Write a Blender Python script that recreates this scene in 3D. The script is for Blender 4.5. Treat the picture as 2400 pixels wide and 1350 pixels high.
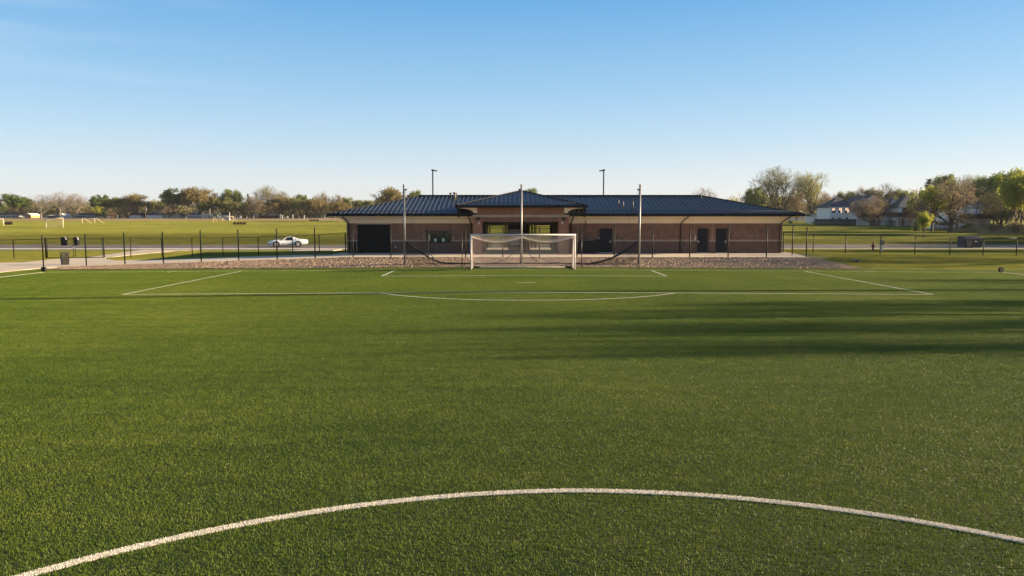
import bpy, bmesh, math, random
from mathutils import Vector, Matrix
R = math.radians
for o in list(bpy.data.objects): bpy.data.objects.remove(o)
SC = bpy.context.scene
COL = SC.collection

# ------------------------------------------------------------------ camera
F, PIT, CX, CH = 1756.1, 0.09296, -0.778, 3.678
cd = bpy.data.cameras.new('camera'); cam = bpy.data.objects.new('camera', cd); COL.objects.link(cam)
cd.sensor_width = 36; cd.lens = 36*F/2400; cd.clip_start = .1; cd.clip_end = 6000
cam.location = (CX, 0, CH); cam.rotation_euler = (math.pi/2-PIT, 0, 0)
SC.camera = cam
# ------------------------------------------------------------------ world, sun, exposure
SUN_EL, SUN_AZ = R(14.0), R(5.1)          # azimuth: from +X towards +Y
W = bpy.data.worlds.new('World'); SC.world = W; W.use_nodes = True
nt = W.node_tree; nt.nodes.clear()
sky = nt.nodes.new('ShaderNodeTexSky'); sky.sky_type = 'NISHITA'; sky.sun_disc = False
sky.sun_elevation = SUN_EL; sky.sun_rotation = math.pi/2-SUN_AZ; sky.altitude = 0
sky.air_density = 1.0; sky.dust_density = 0.4; sky.ozone_density = 2.5
EXPO = 1.6
def s2l(r, g, b, k=1.0):
    f = lambda c: (c/255/12.92 if c/255 <= .04045 else ((c/255+.055)/1.055)**2.4)
    return (f(r)*k, f(g)*k, f(b)*k, 1)
WS = .1
kk = 1/(2**EXPO)/WS
tcw = nt.nodes.new('ShaderNodeTexCoord'); sxw = nt.nodes.new('ShaderNodeSeparateXYZ'); nt.links.new(tcw.outputs['Generated'], sxw.inputs[0])
rw = nt.nodes.new('ShaderNodeValToRGB'); nt.links.new(sxw.outputs[2], rw.inputs[0]); ew = rw.color_ramp.elements
ew[0].position = 0; ew[0].color = s2l(226, 226, 228); ew[1].position = 1; ew[1].color = s2l(62, 92, 135)
for p_, c_ in ((.045, (220, 227, 234)), (.10, (187, 215, 237)), (.17, (150, 198, 234)), (.27, (100, 170, 226)), (.42, (80, 125, 172))):
    e_ = ew.new(p_); e_.color = s2l(*c_)
# thin cirrus streaks, low in the sky
mpw = nt.nodes.new('ShaderNodeMapping'); mpw.inputs['Scale'].default_value = (2.2, 2.2, 26); nt.links.new(tcw.outputs['Generated'], mpw.inputs[0])
nw = nt.nodes.new('ShaderNodeTexNoise'); nw.inputs['Scale'].default_value = 1.0; nw.inputs['Detail'].default_value = 5; nt.links.new(mpw.outputs[0], nw.inputs['Vector'])
mrw = nt.nodes.new('ShaderNodeMapRange'); mrw.inputs[1].default_value = .50; mrw.inputs[2].default_value = .72; mrw.inputs[3].default_value = 0; mrw.inputs[4].default_value = .55; nt.links.new(nw.outputs['Fac'], mrw.inputs[0])
lxw = nt.nodes.new('ShaderNodeMapRange'); lxw.inputs[1].default_value = -.28; lxw.inputs[2].default_value = -.56; lxw.inputs[3].default_value = 0; lxw.inputs[4].default_value = 1; nt.links.new(sxw.outputs[0], lxw.inputs[0])
mlw = nt.nodes.new('ShaderNodeMath'); mlw.operation = 'MULTIPLY'; nt.links.new(mrw.outputs[0], mlw.inputs[0]); nt.links.new(lxw.outputs[0], mlw.inputs[1])
mcw = nt.nodes.new('ShaderNodeMix'); mcw.data_type = 'RGBA'; nt.links.new(mlw.outputs[0], mcw.inputs[0]); nt.links.new(rw.outputs[0], mcw.inputs[6]); mcw.inputs[7].default_value = s2l(205, 222, 240)
scw = nt.nodes.new('ShaderNodeVectorMath'); scw.operation = 'SCALE'; nt.links.new(mcw.outputs[2], scw.inputs[0]); scw.inputs['Scale'].default_value = kk
mxw = nt.nodes.new('ShaderNodeMix'); mxw.data_type = 'RGBA'; mxw.inputs[0].default_value = .88
nt.links.new(sky.outputs[0], mxw.inputs[6]); nt.links.new(scw.outputs[0], mxw.inputs[7])
bg = nt.nodes.new('ShaderNodeBackground'); bg.inputs[1].default_value = WS
wo = nt.nodes.new('ShaderNodeOutputWorld')
nt.links.new(mxw.outputs[2], bg.inputs[0]); nt.links.new(bg.outputs[0], wo.inputs[0])
sl = bpy.data.lights.new('sun', 'SUN'); sun = bpy.data.objects.new('sun', sl); COL.objects.link(sun)
sl.energy = 5.0; sl.angle = R(.53); sl.color = (1, .78, .50)
SUND = Vector((math.cos(SUN_AZ)*math.cos(SUN_EL), math.sin(SUN_AZ)*math.cos(SUN_EL), math.sin(SUN_EL)))
sun.rotation_euler = (-SUND).to_track_quat('-Z', 'Y').to_euler(); sun.location = (60, 40, 40)
SC.view_settings.view_transform = 'Standard'; SC.view_settings.look = 'None'
SC.view_settings.exposure = EXPO; SC.view_settings.gamma = 1
SC.cycles.max_bounces = 6; SC.cycles.transparent_max_bounces = 12

# ------------------------------------------------------------------ tags, mesh builder
def tag(o, label=None, cat=None, group=None, kind=None):
    for k, v in (('label', label), ('category', cat), ('group', group), ('kind', kind)):
        if v: o[k] = v
    return o
def thing(name, label, cat, loc=(0, 0, 0), rz=0, group=None):
    o = bpy.data.objects.new(name, None); COL.objects.link(o); o.empty_display_size = .3
    o.location = loc; o.rotation_euler = (0, 0, rz)
    return tag(o, label, cat, group)
SPLIT = {}
class MB:
    def __init__(s): s.v = []; s.f = []; s.m = []; s.sm = []
    def add(s, vs, fs, mi=0, sm=False):
        b = len(s.v); s.v += [tuple(v) for v in vs]
        for f in fs: s.f.append(tuple(b+i for i in f)); s.m.append(mi); s.sm.append(sm)
        return s
    def box(s, x0, x1, y0, y1, z0, z1, mi=0):
        vs = [(x, y, z) for z in (z0, z1) for y in (y0, y1) for x in (x0, x1)]
        return s.add(vs, [(0, 2, 3, 1), (4, 5, 7, 6), (0, 1, 5, 4), (2, 6, 7, 3), (0, 4, 6, 2), (1, 3, 7, 5)], mi)
    def tube(s, pts, rs, n=6, mi=0, cap=True, sm=True):
        pts = [Vector(p) for p in pts]
        if not hasattr(rs, '__len__'): rs = [rs]*len(pts)
        vs = []; fs = []; prev = None
        for i, p in enumerate(pts):
            d = (pts[min(i+1, len(pts)-1)]-pts[max(i-1, 0)])
            if d.length < 1e-9: d = Vector((0, 0, 1))
            d.normalize()
            if prev is None:
                a = d.cross(Vector((0, 0, 1)) if abs(d.z) < .9 else Vector((1, 0, 0))).normalized()
            else:
                a = (prev-d*prev.dot(d)).normalized()
            prev = a; b = d.cross(a)
            for k in range(n):
                t = 2*math.pi*k/n
                vs.append(p+(a*math.cos(t)+b*math.sin(t))*rs[i])
        for i in range(len(pts)-1):
            for k in range(n):
                k2 = (k+1) % n
                fs.append((i*n+k, i*n+k2, (i+1)*n+k2, (i+1)*n+k))
        if cap and n > 2:
            fs.append(tuple(range(n-1, -1, -1))); fs.append(tuple((len(pts)-1)*n+k for k in range(n)))
        return s.add(vs, fs, mi, sm)
    def bar(s, p0, p1, w, h, mi=0):        # rectangular bar, w across, h vertical
        p0 = Vector(p0); p1 = Vector(p1); d = (p1-p0).normalized()
        up = Vector((0, 0, 1)) if abs(d.z) < .95 else Vector((0, 1, 0))
        a = d.cross(up).normalized()*w/2; b = a.cross(d).normalized()*h/2
        vs = [p+q for p in (p0, p1) for q in (-a-b, a-b, a+b, -a+b)]
        return s.add(vs, [(3, 2, 1, 0), (4, 5, 6, 7), (0, 1, 5, 4), (1, 2, 6, 5), (2, 3, 7, 6), (3, 0, 4, 7)], mi)
    def prism(s, poly, ax, a0, a1, mi=0):  # poly in the two other axes, extruded along ax
        def mk(u, v, w): return {'x': (w, u, v), 'y': (u, w, v), 'z': (u, v, w)}[ax]
        n = len(poly)
        vs = [mk(u, v, a0) for u, v in poly]+[mk(u, v, a1) for u, v in poly]
        fs = [tuple(range(n)), tuple(range(2*n-1, n-1, -1))]+[(i, i+n, (i+1) % n+n, (i+1) % n) for i in range(n)]
        return s.add(vs, fs, mi)
    def disc(s, c, ax, r0, r1, w, n=20, mi=0):   # ring or disc along axis
        c = Vector(c); d = Vector(ax).normalized()
        a = d.cross(Vector((0, 0, 1)) if abs(d.z) < .9 else Vector((1, 0, 0))).normalized(); b = d.cross(a)
        vs = []
        for (r, o) in ((r1, -w/2), (r1, w/2), (r0, w/2), (r0, -w/2)):
            for k in range(n):
                t = 2*math.pi*k/n; vs.append(c+d*o+(a*math.cos(t)+b*math.sin(t))*max(r, 1e-4))
        fs = []
        for j in range(4):
            for k in range(n):
                k2 = (k+1) % n; j2 = (j+1) % 4
                fs.append((j*n+k, j*n+k2, j2*n+k2, j2*n+k))
        return s.add(vs, fs, mi, False)
    def clusters(s):
        n = len(s.v); par = list(range(n))
        def fd(i):
            while par[i] != i: par[i] = par[par[i]]; i = par[i]
            return i
        for f in s.f:
            a = fd(f[0])
            for i in f[1:]:
                b = fd(i)
                if a != b: par[b] = a
        comp = {}
        for fi, f in enumerate(s.f): comp.setdefault(fd(f[0]), []).append(fi)
        L = []
        for k, fl in comp.items():
            vs = [s.v[i] for fi in fl for i in s.f[fi]]
            L.append([[min(v[j] for v in vs)-.012 for j in range(3)], [max(v[j] for v in vs)+.012 for j in range(3)], fl])
        ch = True
        while ch:
            ch = False
            for i in range(len(L)):
                for j in range(i+1, len(L)):
                    A_, B_ = L[i], L[j]
                    if all(A_[0][k] <= B_[1][k] and B_[0][k] <= A_[1][k] for k in range(3)):
                        L[i] = [[min(A_[0][k], B_[0][k]) for k in range(3)], [max(A_[1][k], B_[1][k]) for k in range(3)], A_[2]+B_[2]]; L.pop(j); ch = True; break
                if ch: break
        return L
    def build(s, name, mats, parent=None, fix=True):
        if fix and 8 < len(s.f) < 3000:
            L = s.clusters()
            if 2 <= len(L) <= 12:
                outs = []
                for a, b, fl in L:
                    m = MB(); mp = {}
                    for fi in fl:
                        f = []
                        for i in s.f[fi]:
                            if i not in mp: mp[i] = len(m.v); m.v.append(s.v[i])
                            f.append(mp[i])
                        m.f.append(tuple(f)); m.m.append(s.m[fi]); m.sm.append(s.sm[fi])
                    outs.append(m.build1(name, mats, parent, fix))
                SPLIT[outs[0].name] = outs[1:]
                return outs[0]
        return s.build1(name, mats, parent, fix)
    def build1(s, name, mats, parent=None, fix=True):
        me = bpy.data.meshes.new(name); me.from_pydata(s.v, [], s.f)
        if not isinstance(mats, (list, tuple)): mats = [mats]
        for m in mats: me.materials.append(m)
        me.polygons.foreach_set('material_index', s.m); me.polygons.foreach_set('use_smooth', s.sm)
        if fix and len(s.f) < 60000:
            bm = bmesh.new(); bm.from_mesh(me); bmesh.ops.recalc_face_normals(bm, faces=bm.faces); bm.to_mesh(me); bm.free()
        me.update()
        o = bpy.data.objects.new(name, me); COL.objects.link(o)
        if parent: o.parent = parent
        return o
def dup(root, loc, rz=0, label=None, group=None, scale=None):
    r = root.copy(); COL.objects.link(r); r.location = loc; r.rotation_euler = (0, 0, rz)
    if scale: r.scale = scale
    if label: r['label'] = label
    if group: r['group'] = group
    for ch in list(root.children):
        c = ch.copy(); COL.objects.link(c); c.parent = r
        for g in list(ch.children):
            d = g.copy(); COL.objects.link(d); d.parent = c
    return r

# ------------------------------------------------------------------ rays and terrain
cp, sp = math.cos(PIT), math.sin(PIT)
def ray(px, py):
    u = (px-1200)/F; v = (675-py)/F
    return Vector((u, cp+v*sp, -sp+v*cp))
def P(px, py, Y):
    d = ray(px, py); t = Y/d.y
    return Vector((CX+d.x*t, Y, CH+d.z*t))
def PX(px, Y, z=1.5):
    return CX+(px-1200)/F*(Y*cp+(CH-z)*sp)
def lerp(a, b, t): return a+(b-a)*t
def sst(t): t = max(0, min(1, t)); return t*t*(3-2*t)
def pw(keys, x):
    if x <= keys[0][0]: return keys[0][1]
    for (a, va), (b, vb) in zip(keys, keys[1:]):
        if x <= b: return lerp(va, vb, (x-a)/(b-a))
    return keys[-1][1]
PADZ = .47
def A(x): return pw([(-38, -.20), (-14, PADZ), (26, PADZ), (36, .40), (60, .30)], x)
def edgeY(x): return pw([(-38, 58.9), (-14, 61.0)], x)       # front edge of the walkway
def G(x, y):
    crown = -0.00575*min(abs(x), 38)
    a = A(x); e = edgeY(x)-.4
    if x > 24: e = lerp(e, 64, sst((x-24)/10))
    if y <= 57: return crown
    if y <= e: return lerp(crown, a, (y-57)/(e-57))
    a2 = pw([(-31, -.08), (-17, .30), (-12, PADZ), (24, PADZ), (30, .5), (60, .45)], x)
    rt = sst((x-0)/35)
    L = [(e, a), (68, a), (74, a2), (86, .13), (99, .2), (115, 1.15), (175, 1.3), (275, 1.9), (318, 2.5), (362, 3.75), (3000, 3.9)]
    Q = [(e, a), (66, a), (74, a2), (86, .13), (99, .25), (215, 1.6), (300, 2.6), (362, 3.4), (3000, 3.9)]
    return lerp(pw(L, y), pw(Q, y), rt)
def ground_at(px, py):
    d = ray(px, py); t = 3.0
    while t < 3000:
        p = Vector((CX, 0, CH))+d*t
        if p.z <= G(p.x, p.y): break
        t += .25 if t < 120 else 1
    p.z = G(p.x, p.y); return p

# ------------------------------------------------------------------ materials
MATS = {}
def lk(nt, a, b): nt.links.new(a, b)
def mat(name, c, rough=.6, metal=0, var=0, vscale=3., bump=0, bscale=30., c2=None, spec=None, emit=None, emst=0):
    if name in MATS: return MATS[name]
    m = bpy.data.materials.new(name); m.use_nodes = True; MATS[name] = m
    nt = m.node_tree; b = nt.nodes['Principled BSDF']
    b.inputs['Base Color'].default_value = (*c, 1); b.inputs['Roughness'].default_value = rough; b.inputs['Metallic'].default_value = metal
    if spec is not None: b.inputs['Specular IOR Level'].default_value = spec
    if emit: b.inputs['Emission Color'].default_value = (*emit, 1); b.inputs['Emission Strength'].default_value = emst
    tc = nt.nodes.new('ShaderNodeTexCoord')
    if var or c2:
        n = nt.nodes.new('ShaderNodeTexNoise'); n.inputs['Scale'].default_value = vscale; n.inputs['Detail'].default_value = 6
        n.inputs['Roughness'].default_value = .65
        lk(nt, tc.outputs['Object'], n.inputs['Vector'])
        r = nt.nodes.new('ShaderNodeValToRGB'); lk(nt, n.outputs['Fac'], r.inputs[0])
        r.color_ramp.elements[0].position = .32; r.color_ramp.elements[1].position = .68
        lo = c2 if c2 else tuple(x*(1-var) for x in c); hi = c if c2 else tuple(min(1, x*(1+var)) for x in c)
        r.color_ramp.elements[0].color = (*lo, 1); r.color_ramp.elements[1].color = (*hi, 1)
        lk(nt, r.outputs[0], b.inputs['Base Color'])
    if bump:
        n2 = nt.nodes.new('ShaderNodeTexNoise'); n2.inputs['Scale'].default_value = bscale; n2.inputs['Detail'].default_value = 4
        lk(nt, tc.outputs['Object'], n2.inputs['Vector'])
        bp = nt.nodes.new('ShaderNodeBump'); bp.inputs['Strength'].default_value = bump; bp.inputs['Distance'].default_value = .05
        lk(nt, n2.outputs['Fac'], bp.inputs['Height']); lk(nt, bp.outputs[0], b.inputs['Normal'])
    return m
def brickmat(name, c1, c2, mortar, soldier=False):
    m = bpy.data.materials.new(name); m.use_nodes = True; nt = m.node_tree; b = nt.nodes['Principled BSDF']
    b.inputs['Roughness'].default_value = .85
    tc = nt.nodes.new('ShaderNodeTexCoord'); sx = nt.nodes.new('ShaderNodeSeparateXYZ'); lk(nt, tc.outputs['Object'], sx.inputs[0])
    ad = nt.nodes.new('ShaderNodeMath'); ad.operation = 'ADD'; lk(nt, sx.outputs[0], ad.inputs[0]); lk(nt, sx.outputs[1], ad.inputs[1])
    cb = nt.nodes.new('ShaderNodeCombineXYZ')
    if soldier: lk(nt, ad.outputs[0], cb.inputs[1]); lk(nt, sx.outputs[2], cb.inputs[0])
    else: lk(nt, ad.outputs[0], cb.inputs[0]); lk(nt, sx.outputs[2], cb.inputs[1])
    t = nt.nodes.new('ShaderNodeTexBrick'); lk(nt, cb.outputs[0], t.inputs['Vector'])
    t.inputs['Scale'].default_value = 1; t.inputs['Brick Width'].default_value = .25; t.inputs['Row Height'].default_value = .095
    t.inputs['Mortar Size'].default_value = .011; t.inputs['Mortar Smooth'].default_value = .3; t.inputs['Bias'].default_value = -.1
    t.inputs['Color1'].default_value = (*c1, 1); t.inputs['Color2'].default_value = (*c2, 1); t.inputs['Mortar'].default_value = (*mortar, 1)
    n = nt.nodes.new('ShaderNodeTexNoise'); n.inputs['Scale'].default_value = 2.2; n.inputs['Detail'].default_value = 7
    lk(nt, tc.outputs['Object'], n.inputs['Vector'])
    mr = nt.nodes.new('ShaderNodeMapRange'); mr.inputs[1].default_value = .3; mr.inputs[2].default_value = .7; mr.inputs[3].default_value = .78; mr.inputs[4].default_value = 1.2
    lk(nt, n.outputs['Fac'], mr.inputs[0])
    mx = nt.nodes.new('ShaderNodeVectorMath'); mx.operation = 'SCALE'; lk(nt, t.outputs['Color'], mx.inputs[0]); lk(nt, mr.outputs[0], mx.inputs['Scale'])
    lk(nt, mx.outputs[0], b.inputs['Base Color'])
    bp = nt.nodes.new('ShaderNodeBump'); bp.inputs['Strength'].default_value = .4; bp.inputs['Distance'].default_value = .01; bp.invert = True
    lk(nt, t.outputs['Fac'], bp.inputs['Height']); lk(nt, bp.outputs[0], b.inputs['Normal'])
    return m
def grassmat(name, stops, scales=((.12, .5), (1.3, .3), (9, .35)), rough=.8, bump=.6, bs=14, stretch=(1, 1, 1)):
    """world-space mottled ground cover: several octaves of noise summed, mapped through colour stops"""
    m = bpy.data.materials.new(name); m.use_nodes = True; nt = m.node_tree; b = nt.nodes['Principled BSDF']
    b.inputs['Roughness'].default_value = rough; b.inputs['Specular IOR Level'].default_value = .25
    ge = nt.nodes.new('ShaderNodeNewGeometry'); mp = nt.nodes.new('ShaderNodeMapping'); mp.inputs['Scale'].default_value = stretch
    lk(nt, ge.outputs['Position'], mp.inputs['Vector'])
    acc = None; tot = sum(w for _, w in scales)
    for s_, w in scales:
        n = nt.nodes.new('ShaderNodeTexNoise'); n.inputs['Scale'].default_value = s_; n.inputs['Detail'].default_value = 5; n.inputs['Roughness'].default_value = .6
        lk(nt, mp.outputs[0], n.inputs['Vector'])
        k = nt.nodes.new('ShaderNodeMath'); k.operation = 'MULTIPLY'; k.inputs[1].default_value = w/tot; lk(nt, n.outputs['Fac'], k.inputs[0])
        if acc is None: acc = k
        else:
            a = nt.nodes.new('ShaderNodeMath'); a.operation = 'ADD'; lk(nt, acc.outputs[0], a.inputs[0]); lk(nt, k.outputs[0], a.inputs[1]); acc = a
    r = nt.nodes.new('ShaderNodeValToRGB'); lk(nt, acc.outputs[0], r.inputs[0])
    el = r.color_ramp.elements
    el[0].position = stops[0][0]; el[0].color = (*stops[0][1], 1); el[1].position = stops[-1][0]; el[1].color = (*stops[-1][1], 1)
    for p_, c_ in stops[1:-1]:
        e = el.new(p_); e.color = (*c_, 1)
    lk(nt, r.outputs[0], b.inputs['Base Color'])
    if bump:
        n2 = nt.nodes.new('ShaderNodeTexNoise'); n2.inputs['Scale'].default_value = bs; n2.inputs['Detail'].default_value = 5
        lk(nt, ge.outputs['Position'], n2.inputs['Vector'])
        bp = nt.nodes.new('ShaderNodeBump'); bp.inputs['Strength'].default_value = bump; bp.inputs['Distance'].default_value = .08
        lk(nt, n2.outputs['Fac'], bp.inputs['Height']); lk(nt, bp.outputs[0], b.inputs['Normal'])
    return m
def leafmat(name, c, c2, trans=.45):
    if name in MATS: return MATS[name]
    m = bpy.data.materials.new(name); m.use_nodes = True; MATS[name] = m
    nt = m.node_tree; b = nt.nodes['Principled BSDF']; out = nt.nodes['Material Output']
    b.inputs['Roughness'].default_value = .7; b.inputs['Specular IOR Level'].default_value = .2
    ge = nt.nodes.new('ShaderNodeNewGeometry'); n = nt.nodes.new('ShaderNodeTexNoise'); n.inputs['Scale'].default_value = .45; n.inputs['Detail'].default_value = 4
    lk(nt, ge.outputs['Position'], n.inputs['Vector'])
    r = nt.nodes.new('ShaderNodeValToRGB'); r.color_ramp.elements[0].position = .35; r.color_ramp.elements[1].position = .65
    r.color_ramp.elements[0].color = (*c2, 1); r.color_ramp.elements[1].color = (*c, 1)
    lk(nt, n.outputs['Fac'], r.inputs[0]); lk(nt, r.outputs[0], b.inputs['Base Color'])
    tr = nt.nodes.new('ShaderNodeBsdfTranslucent'); lk(nt, r.outputs[0], tr.inputs['Color'])
    mx = nt.nodes.new('ShaderNodeMixShader'); mx.inputs[0].default_value = trans
    lk(nt, b.outputs[0], mx.inputs[1]); lk(nt, tr.outputs[0], mx.inputs[2]); lk(nt, mx.outputs[0], out.inputs['Surface'])
    return m

M_lawn = grassmat('lawn', [(.34, (.07, .085, .010)), (.5, (.13, .135, .016)), (.66, (.20, .19, .024))], scales=((.05, .35), (.5, .35), (6, .4)), bump=.8, bs=8)
M_tan = grassmat('dry_field', [(.36, (.25, .17, .08)), (.62, (.42, .29, .14))], scales=((.05, .3), (.8, .7)), bump=.5, bs=5)
M_turfbase = mat('turf_infill', (.028, .040, .006), 1.0, var=.3, vscale=40)
M_conc = mat('concrete', (.56, .46, .34), .85, var=.1, vscale=1.2, bump=.15, bscale=60)
M_concj = mat('kerb_concrete', (.60, .52, .42), .85, var=.1, vscale=2)
M_asph = mat('asphalt', (.135, .112, .097), .9, var=.25, vscale=.8, bump=.3, bscale=80)
M_soil = grassmat('gravel_soil', [(.36, (.07, .05, .035)), (.5, (.19, .135, .09)), (.62, (.36, .27, .18))], scales=((.6, .3), (5, .4), (14, .5)), bump=1, bs=10)
M_stone = mat('riverstone', (.38, .28, .19), .85, c2=(.14, .095, .07), vscale=3.5)
def island(m, lo, hi):
    nt = m.node_tree; b = nt.nodes['Principled BSDF']; ge = nt.nodes.new('ShaderNodeNewGeometry'); r = nt.nodes.new('ShaderNodeValToRGB')
    lk(nt, ge.outputs['Random Per Island'], r.inputs[0]); r.color_ramp.elements[0].color = (*lo, 1); r.color_ramp.elements[1].color = (*hi, 1)
    lk(nt, r.outputs[0], b.inputs['Base Color'])
island(M_stone, (.11, .070, .048), (.48, .345, .235))
M_brick = brickmat('brick', (.225, .098, .060), (.148, .062, .042), (.21, .145, .105))
M_brickp = brickmat('portico_brick', (.29, .12, .065), (.20, .082, .048), (.26, .17, .11))
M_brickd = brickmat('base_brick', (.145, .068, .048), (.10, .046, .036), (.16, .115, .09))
M_sold = brickmat('soldier_brick', (.19, .083, .053), (.125, .055, .038), (.21, .14, .10), True)
M_stucco = mat('cream_soffit', (.84, .70, .52), .8, var=.04, vscale=1)
M_stoneband = mat('cast_stone', (.36, .27, .20), .8, var=.12, vscale=3)
M_roof = mat('roof_metal', (.060, .068, .085), .42, .25, var=.10, vscale=.35)
M_gut = mat('black_trim', (.008, .009, .012), .6, spec=.2)
M_dsp = mat('downspout_brown', (.022, .016, .013), .4)
M_door = mat('door_navy', (.008, .010, .018), .5, var=.15, spec=.2)
M_shut = mat('shutter_black', (.006, .007, .008), .5, var=.25, vscale=1, spec=.2)
M_glass = mat('window_glass', (.015, .02, .018), .06, 0, spec=.8)
M_blk = mat('black_powder_coat', (.008, .010, .009), .55, spec=.25)
M_galv = mat('galvanised', (.30, .285, .275), .5, .5, var=.1, vscale=5)
M_white = mat('white_paint', (.70, .63, .60), .4, var=.03)
M_netw = mat('white_net', (.78, .66, .60), .8)
M_netb = mat('black_net', (.018, .014, .012), .9)
M_rope = mat('rope_dark', (.02, .015, .012), .8)
M_steel = mat('steel_bright', (.6, .6, .62), .3, .8)
M_whitepl = mat('white_plastic', (.65, .63, .60), .5)
M_carw = mat('car_paint', (.78, .80, .82), .18, 0, spec=.6)
M_rub = mat('rubber', (.013, .013, .014), .75, var=.2)
M_chrome = mat('rim_metal', (.70, .62, .58), .4, .2)
M_bark = mat('bark', (.085, .062, .045), .9, var=.3, vscale=3, bump=.6, bscale=9)
M_barkg = mat('bark_grey', (.16, .135, .11), .9, var=.3, vscale=3, bump=.6, bscale=9)
M_twig = mat('twig', (.22, .155, .10), .9, var=.25, vscale=1)
M_twigg = mat('twig_grey', (.20, .16, .125), .9, var=.2, vscale=1)

# ------------------------------------------------------------------ the setting
def sheet(name, poly, off, m, skirt=0, cuts=None, step=2.0, label=None, zf=G):
    bm = bmesh.new()
    vs = [bm.verts.new((x, y, 0)) for x, y in poly]; bm.faces.new(vs)
    xs = [p[0] for p in poly]; ys = [p[1] for p in poly]
    cx = set([0.0]); x = math.ceil(min(xs)/step)*step
    while x < max(xs): cx.add(round(x, 3)); x += step
    cy = set(cuts or []); y = math.ceil(min(ys)/step)*step
    while y < max(ys): cy.add(round(y, 3)); y += step
    for x in cx:
        if min(xs) < x < max(xs): bmesh.ops.bisect_plane(bm, geom=bm.verts[:]+bm.edges[:]+bm.faces[:], plane_co=(x, 0, 0), plane_no=(1, 0, 0))
    for y in cy:
        if min(ys) < y < max(ys): bmesh.ops.bisect_plane(bm, geom=bm.verts[:]+bm.edges[:]+bm.faces[:], plane_co=(0, y, 0), plane_no=(0, 1, 0))
    for v in bm.verts: v.co.z = zf(v.co.x, v.co.y)+off
    if skirt:
        be = [e for e in bm.edges if len(e.link_faces) == 1]
        r = bmesh.ops.extrude_edge_only(bm, edges=be)
        for v in [g for g in r['geom'] if isinstance(g, bmesh.types.BMVert)]: v.co.z -= skirt
    bmesh.ops.recalc_face_normals(bm, faces=bm.faces)
    up = sum(f.normal.z*f.calc_area() for f in bm.faces)
    if up < 0: bmesh.ops.reverse_faces(bm, faces=bm.faces)
    me = bpy.data.meshes.new(name); bm.to_mesh(me); bm.free(); me.materials.append(m)
    o = bpy.data.objects.new(name, me); COL.objects.link(o); o['kind'] = 'structure'
    return o
# lawn and fields: one sheet out to the horizon
gx = [-3000, -1500, -800, -500, -400, -300, -250, -200, -160, -130, -110, -90, -75, -64, -56, -50, -45, -41]+[i for i in range(-38, 40, 2)]+[0, 35, 39, 42, 46, 52, 60, 70, 82, 96, 110, 130, 160, 200, 250, 300, 400, 500, 800, 1500, 3000]
gx = sorted(set(gx))
gy = [-120, -60, -20, 0, 20, 40, 50, 54, 56, 57, 58, 59, 60, 61, 62, 63, 64, 65, 66, 68, 70, 72, 74, 77, 80, 83, 86, 90, 95, 99, 103, 107, 111, 115, 125, 140, 155, 175, 195, 215, 235, 255, 275, 290, 305, 318, 330, 345, 362, 400, 500, 800, 1500, 3000]
g = MB()
vs = [(x, y, G(x, y)-(.06 if (abs(x) < 37 and y < 56) else 0)) for y in gy for x in gx]
nx = len(gx)
g.add(vs, [(j*nx+i, j*nx+i+1, (j+1)*nx+i+1, (j+1)*nx+i) for j in range(len(gy)-1) for i in range(nx-1)], 0, True)
tag(g.build('ground', M_lawn, fix=False), kind='structure')
YC = [57, 58, 59, 61, 63, 66, 68, 74, 86, 99, 115, 175, 275, 318, 362]
TX0, TX1 = -37.4, 38.6
sheet('turf_field', [(TX0, -30), (TX1, -30), (TX1, 56.3), (TX0, 56.3)], .004, M_turfbase, skirt=.15)
# dry stubble field beyond the meadow
sheet('dry_field', [(-420, 322), (-40, 314), (-40, 358), (-420, 358)], .12, M_tan, step=20, cuts=YC)
# road
RN, RF = 87.3, 98.2
sheet('road', [(-160, RN), (160, RN-1.5), (160, RF-1.5), (-160, RF)], .05, M_asph, step=10, cuts=YC, skirt=.1)
sheet('kerb', [(-160, RN-2.6), (160, RN-4.1), (160, RN-1.55), (-160, RN-.05)], .09, M_concj, step=10, cuts=YC, skirt=.1)
for xm, ym, L_ in ((-66, 95.5, 2.4), (-63, 92.0, 2.6), (-58.5, 90.3, 2.2), (-60, 96.2, 1.8), (-55, 93.5, 2.0), (-51.5, 95.8, 2.2), (-47.5, 92.8, 2.0), (38, 93.2, 60)):
    sheet('road_marking', [(xm, ym), (xm+L_, ym-.0096*L_), (xm+L_, ym+.14-.0096*L_), (xm, ym+.14)], .062, M_concj, step=10, cuts=YC)
# concrete walkway, building apron, path to the road
def gp(px, py): p = ground_at(px, py); return (p.x, p.y)
walk = [(-60, 52.5), (TX0-.05, 52.5), (TX0-.05, 57.0), (-36.5, 58.8)]
for x in (-30, -22, -14): walk.append((x, edgeY(x)))
walk += [(PX(1889, 61)+.3, 61.0), (PX(1840, 68)+.9, 68.6), (PX(1840, 68)+.9, 82.5), (PX(813, 68)-1.2, 82.5), (PX(813, 68)-1.2, 66.9),
         gp(690, 599), gp(558, 603), gp(465, 606.5), gp(380, 609), (gp(277, 611.4)), gp(243, 606), gp(300, 599), gp(400, 590), gp(505, 584.5), gp(345, 584.5), gp(250, 597.5), gp(205, 604.5), gp(135, 608), gp(100, 610.5), gp(50, 616), (-60, 61.5)]
sheet('walkway', walk, .035, M_conc, skirt=.25, cuts=YC)
drive = [(PX(813, 80)-5.5, RN-1.1), (PX(813, 80)-6.5, 80.5), (PX(813, 80)-1.6, 80.5), (PX(813, 80)-1.3, RN-1.1)]
sheet('driveway', drive, .06, M_conc, skirt=.2, cuts=YC)
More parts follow.
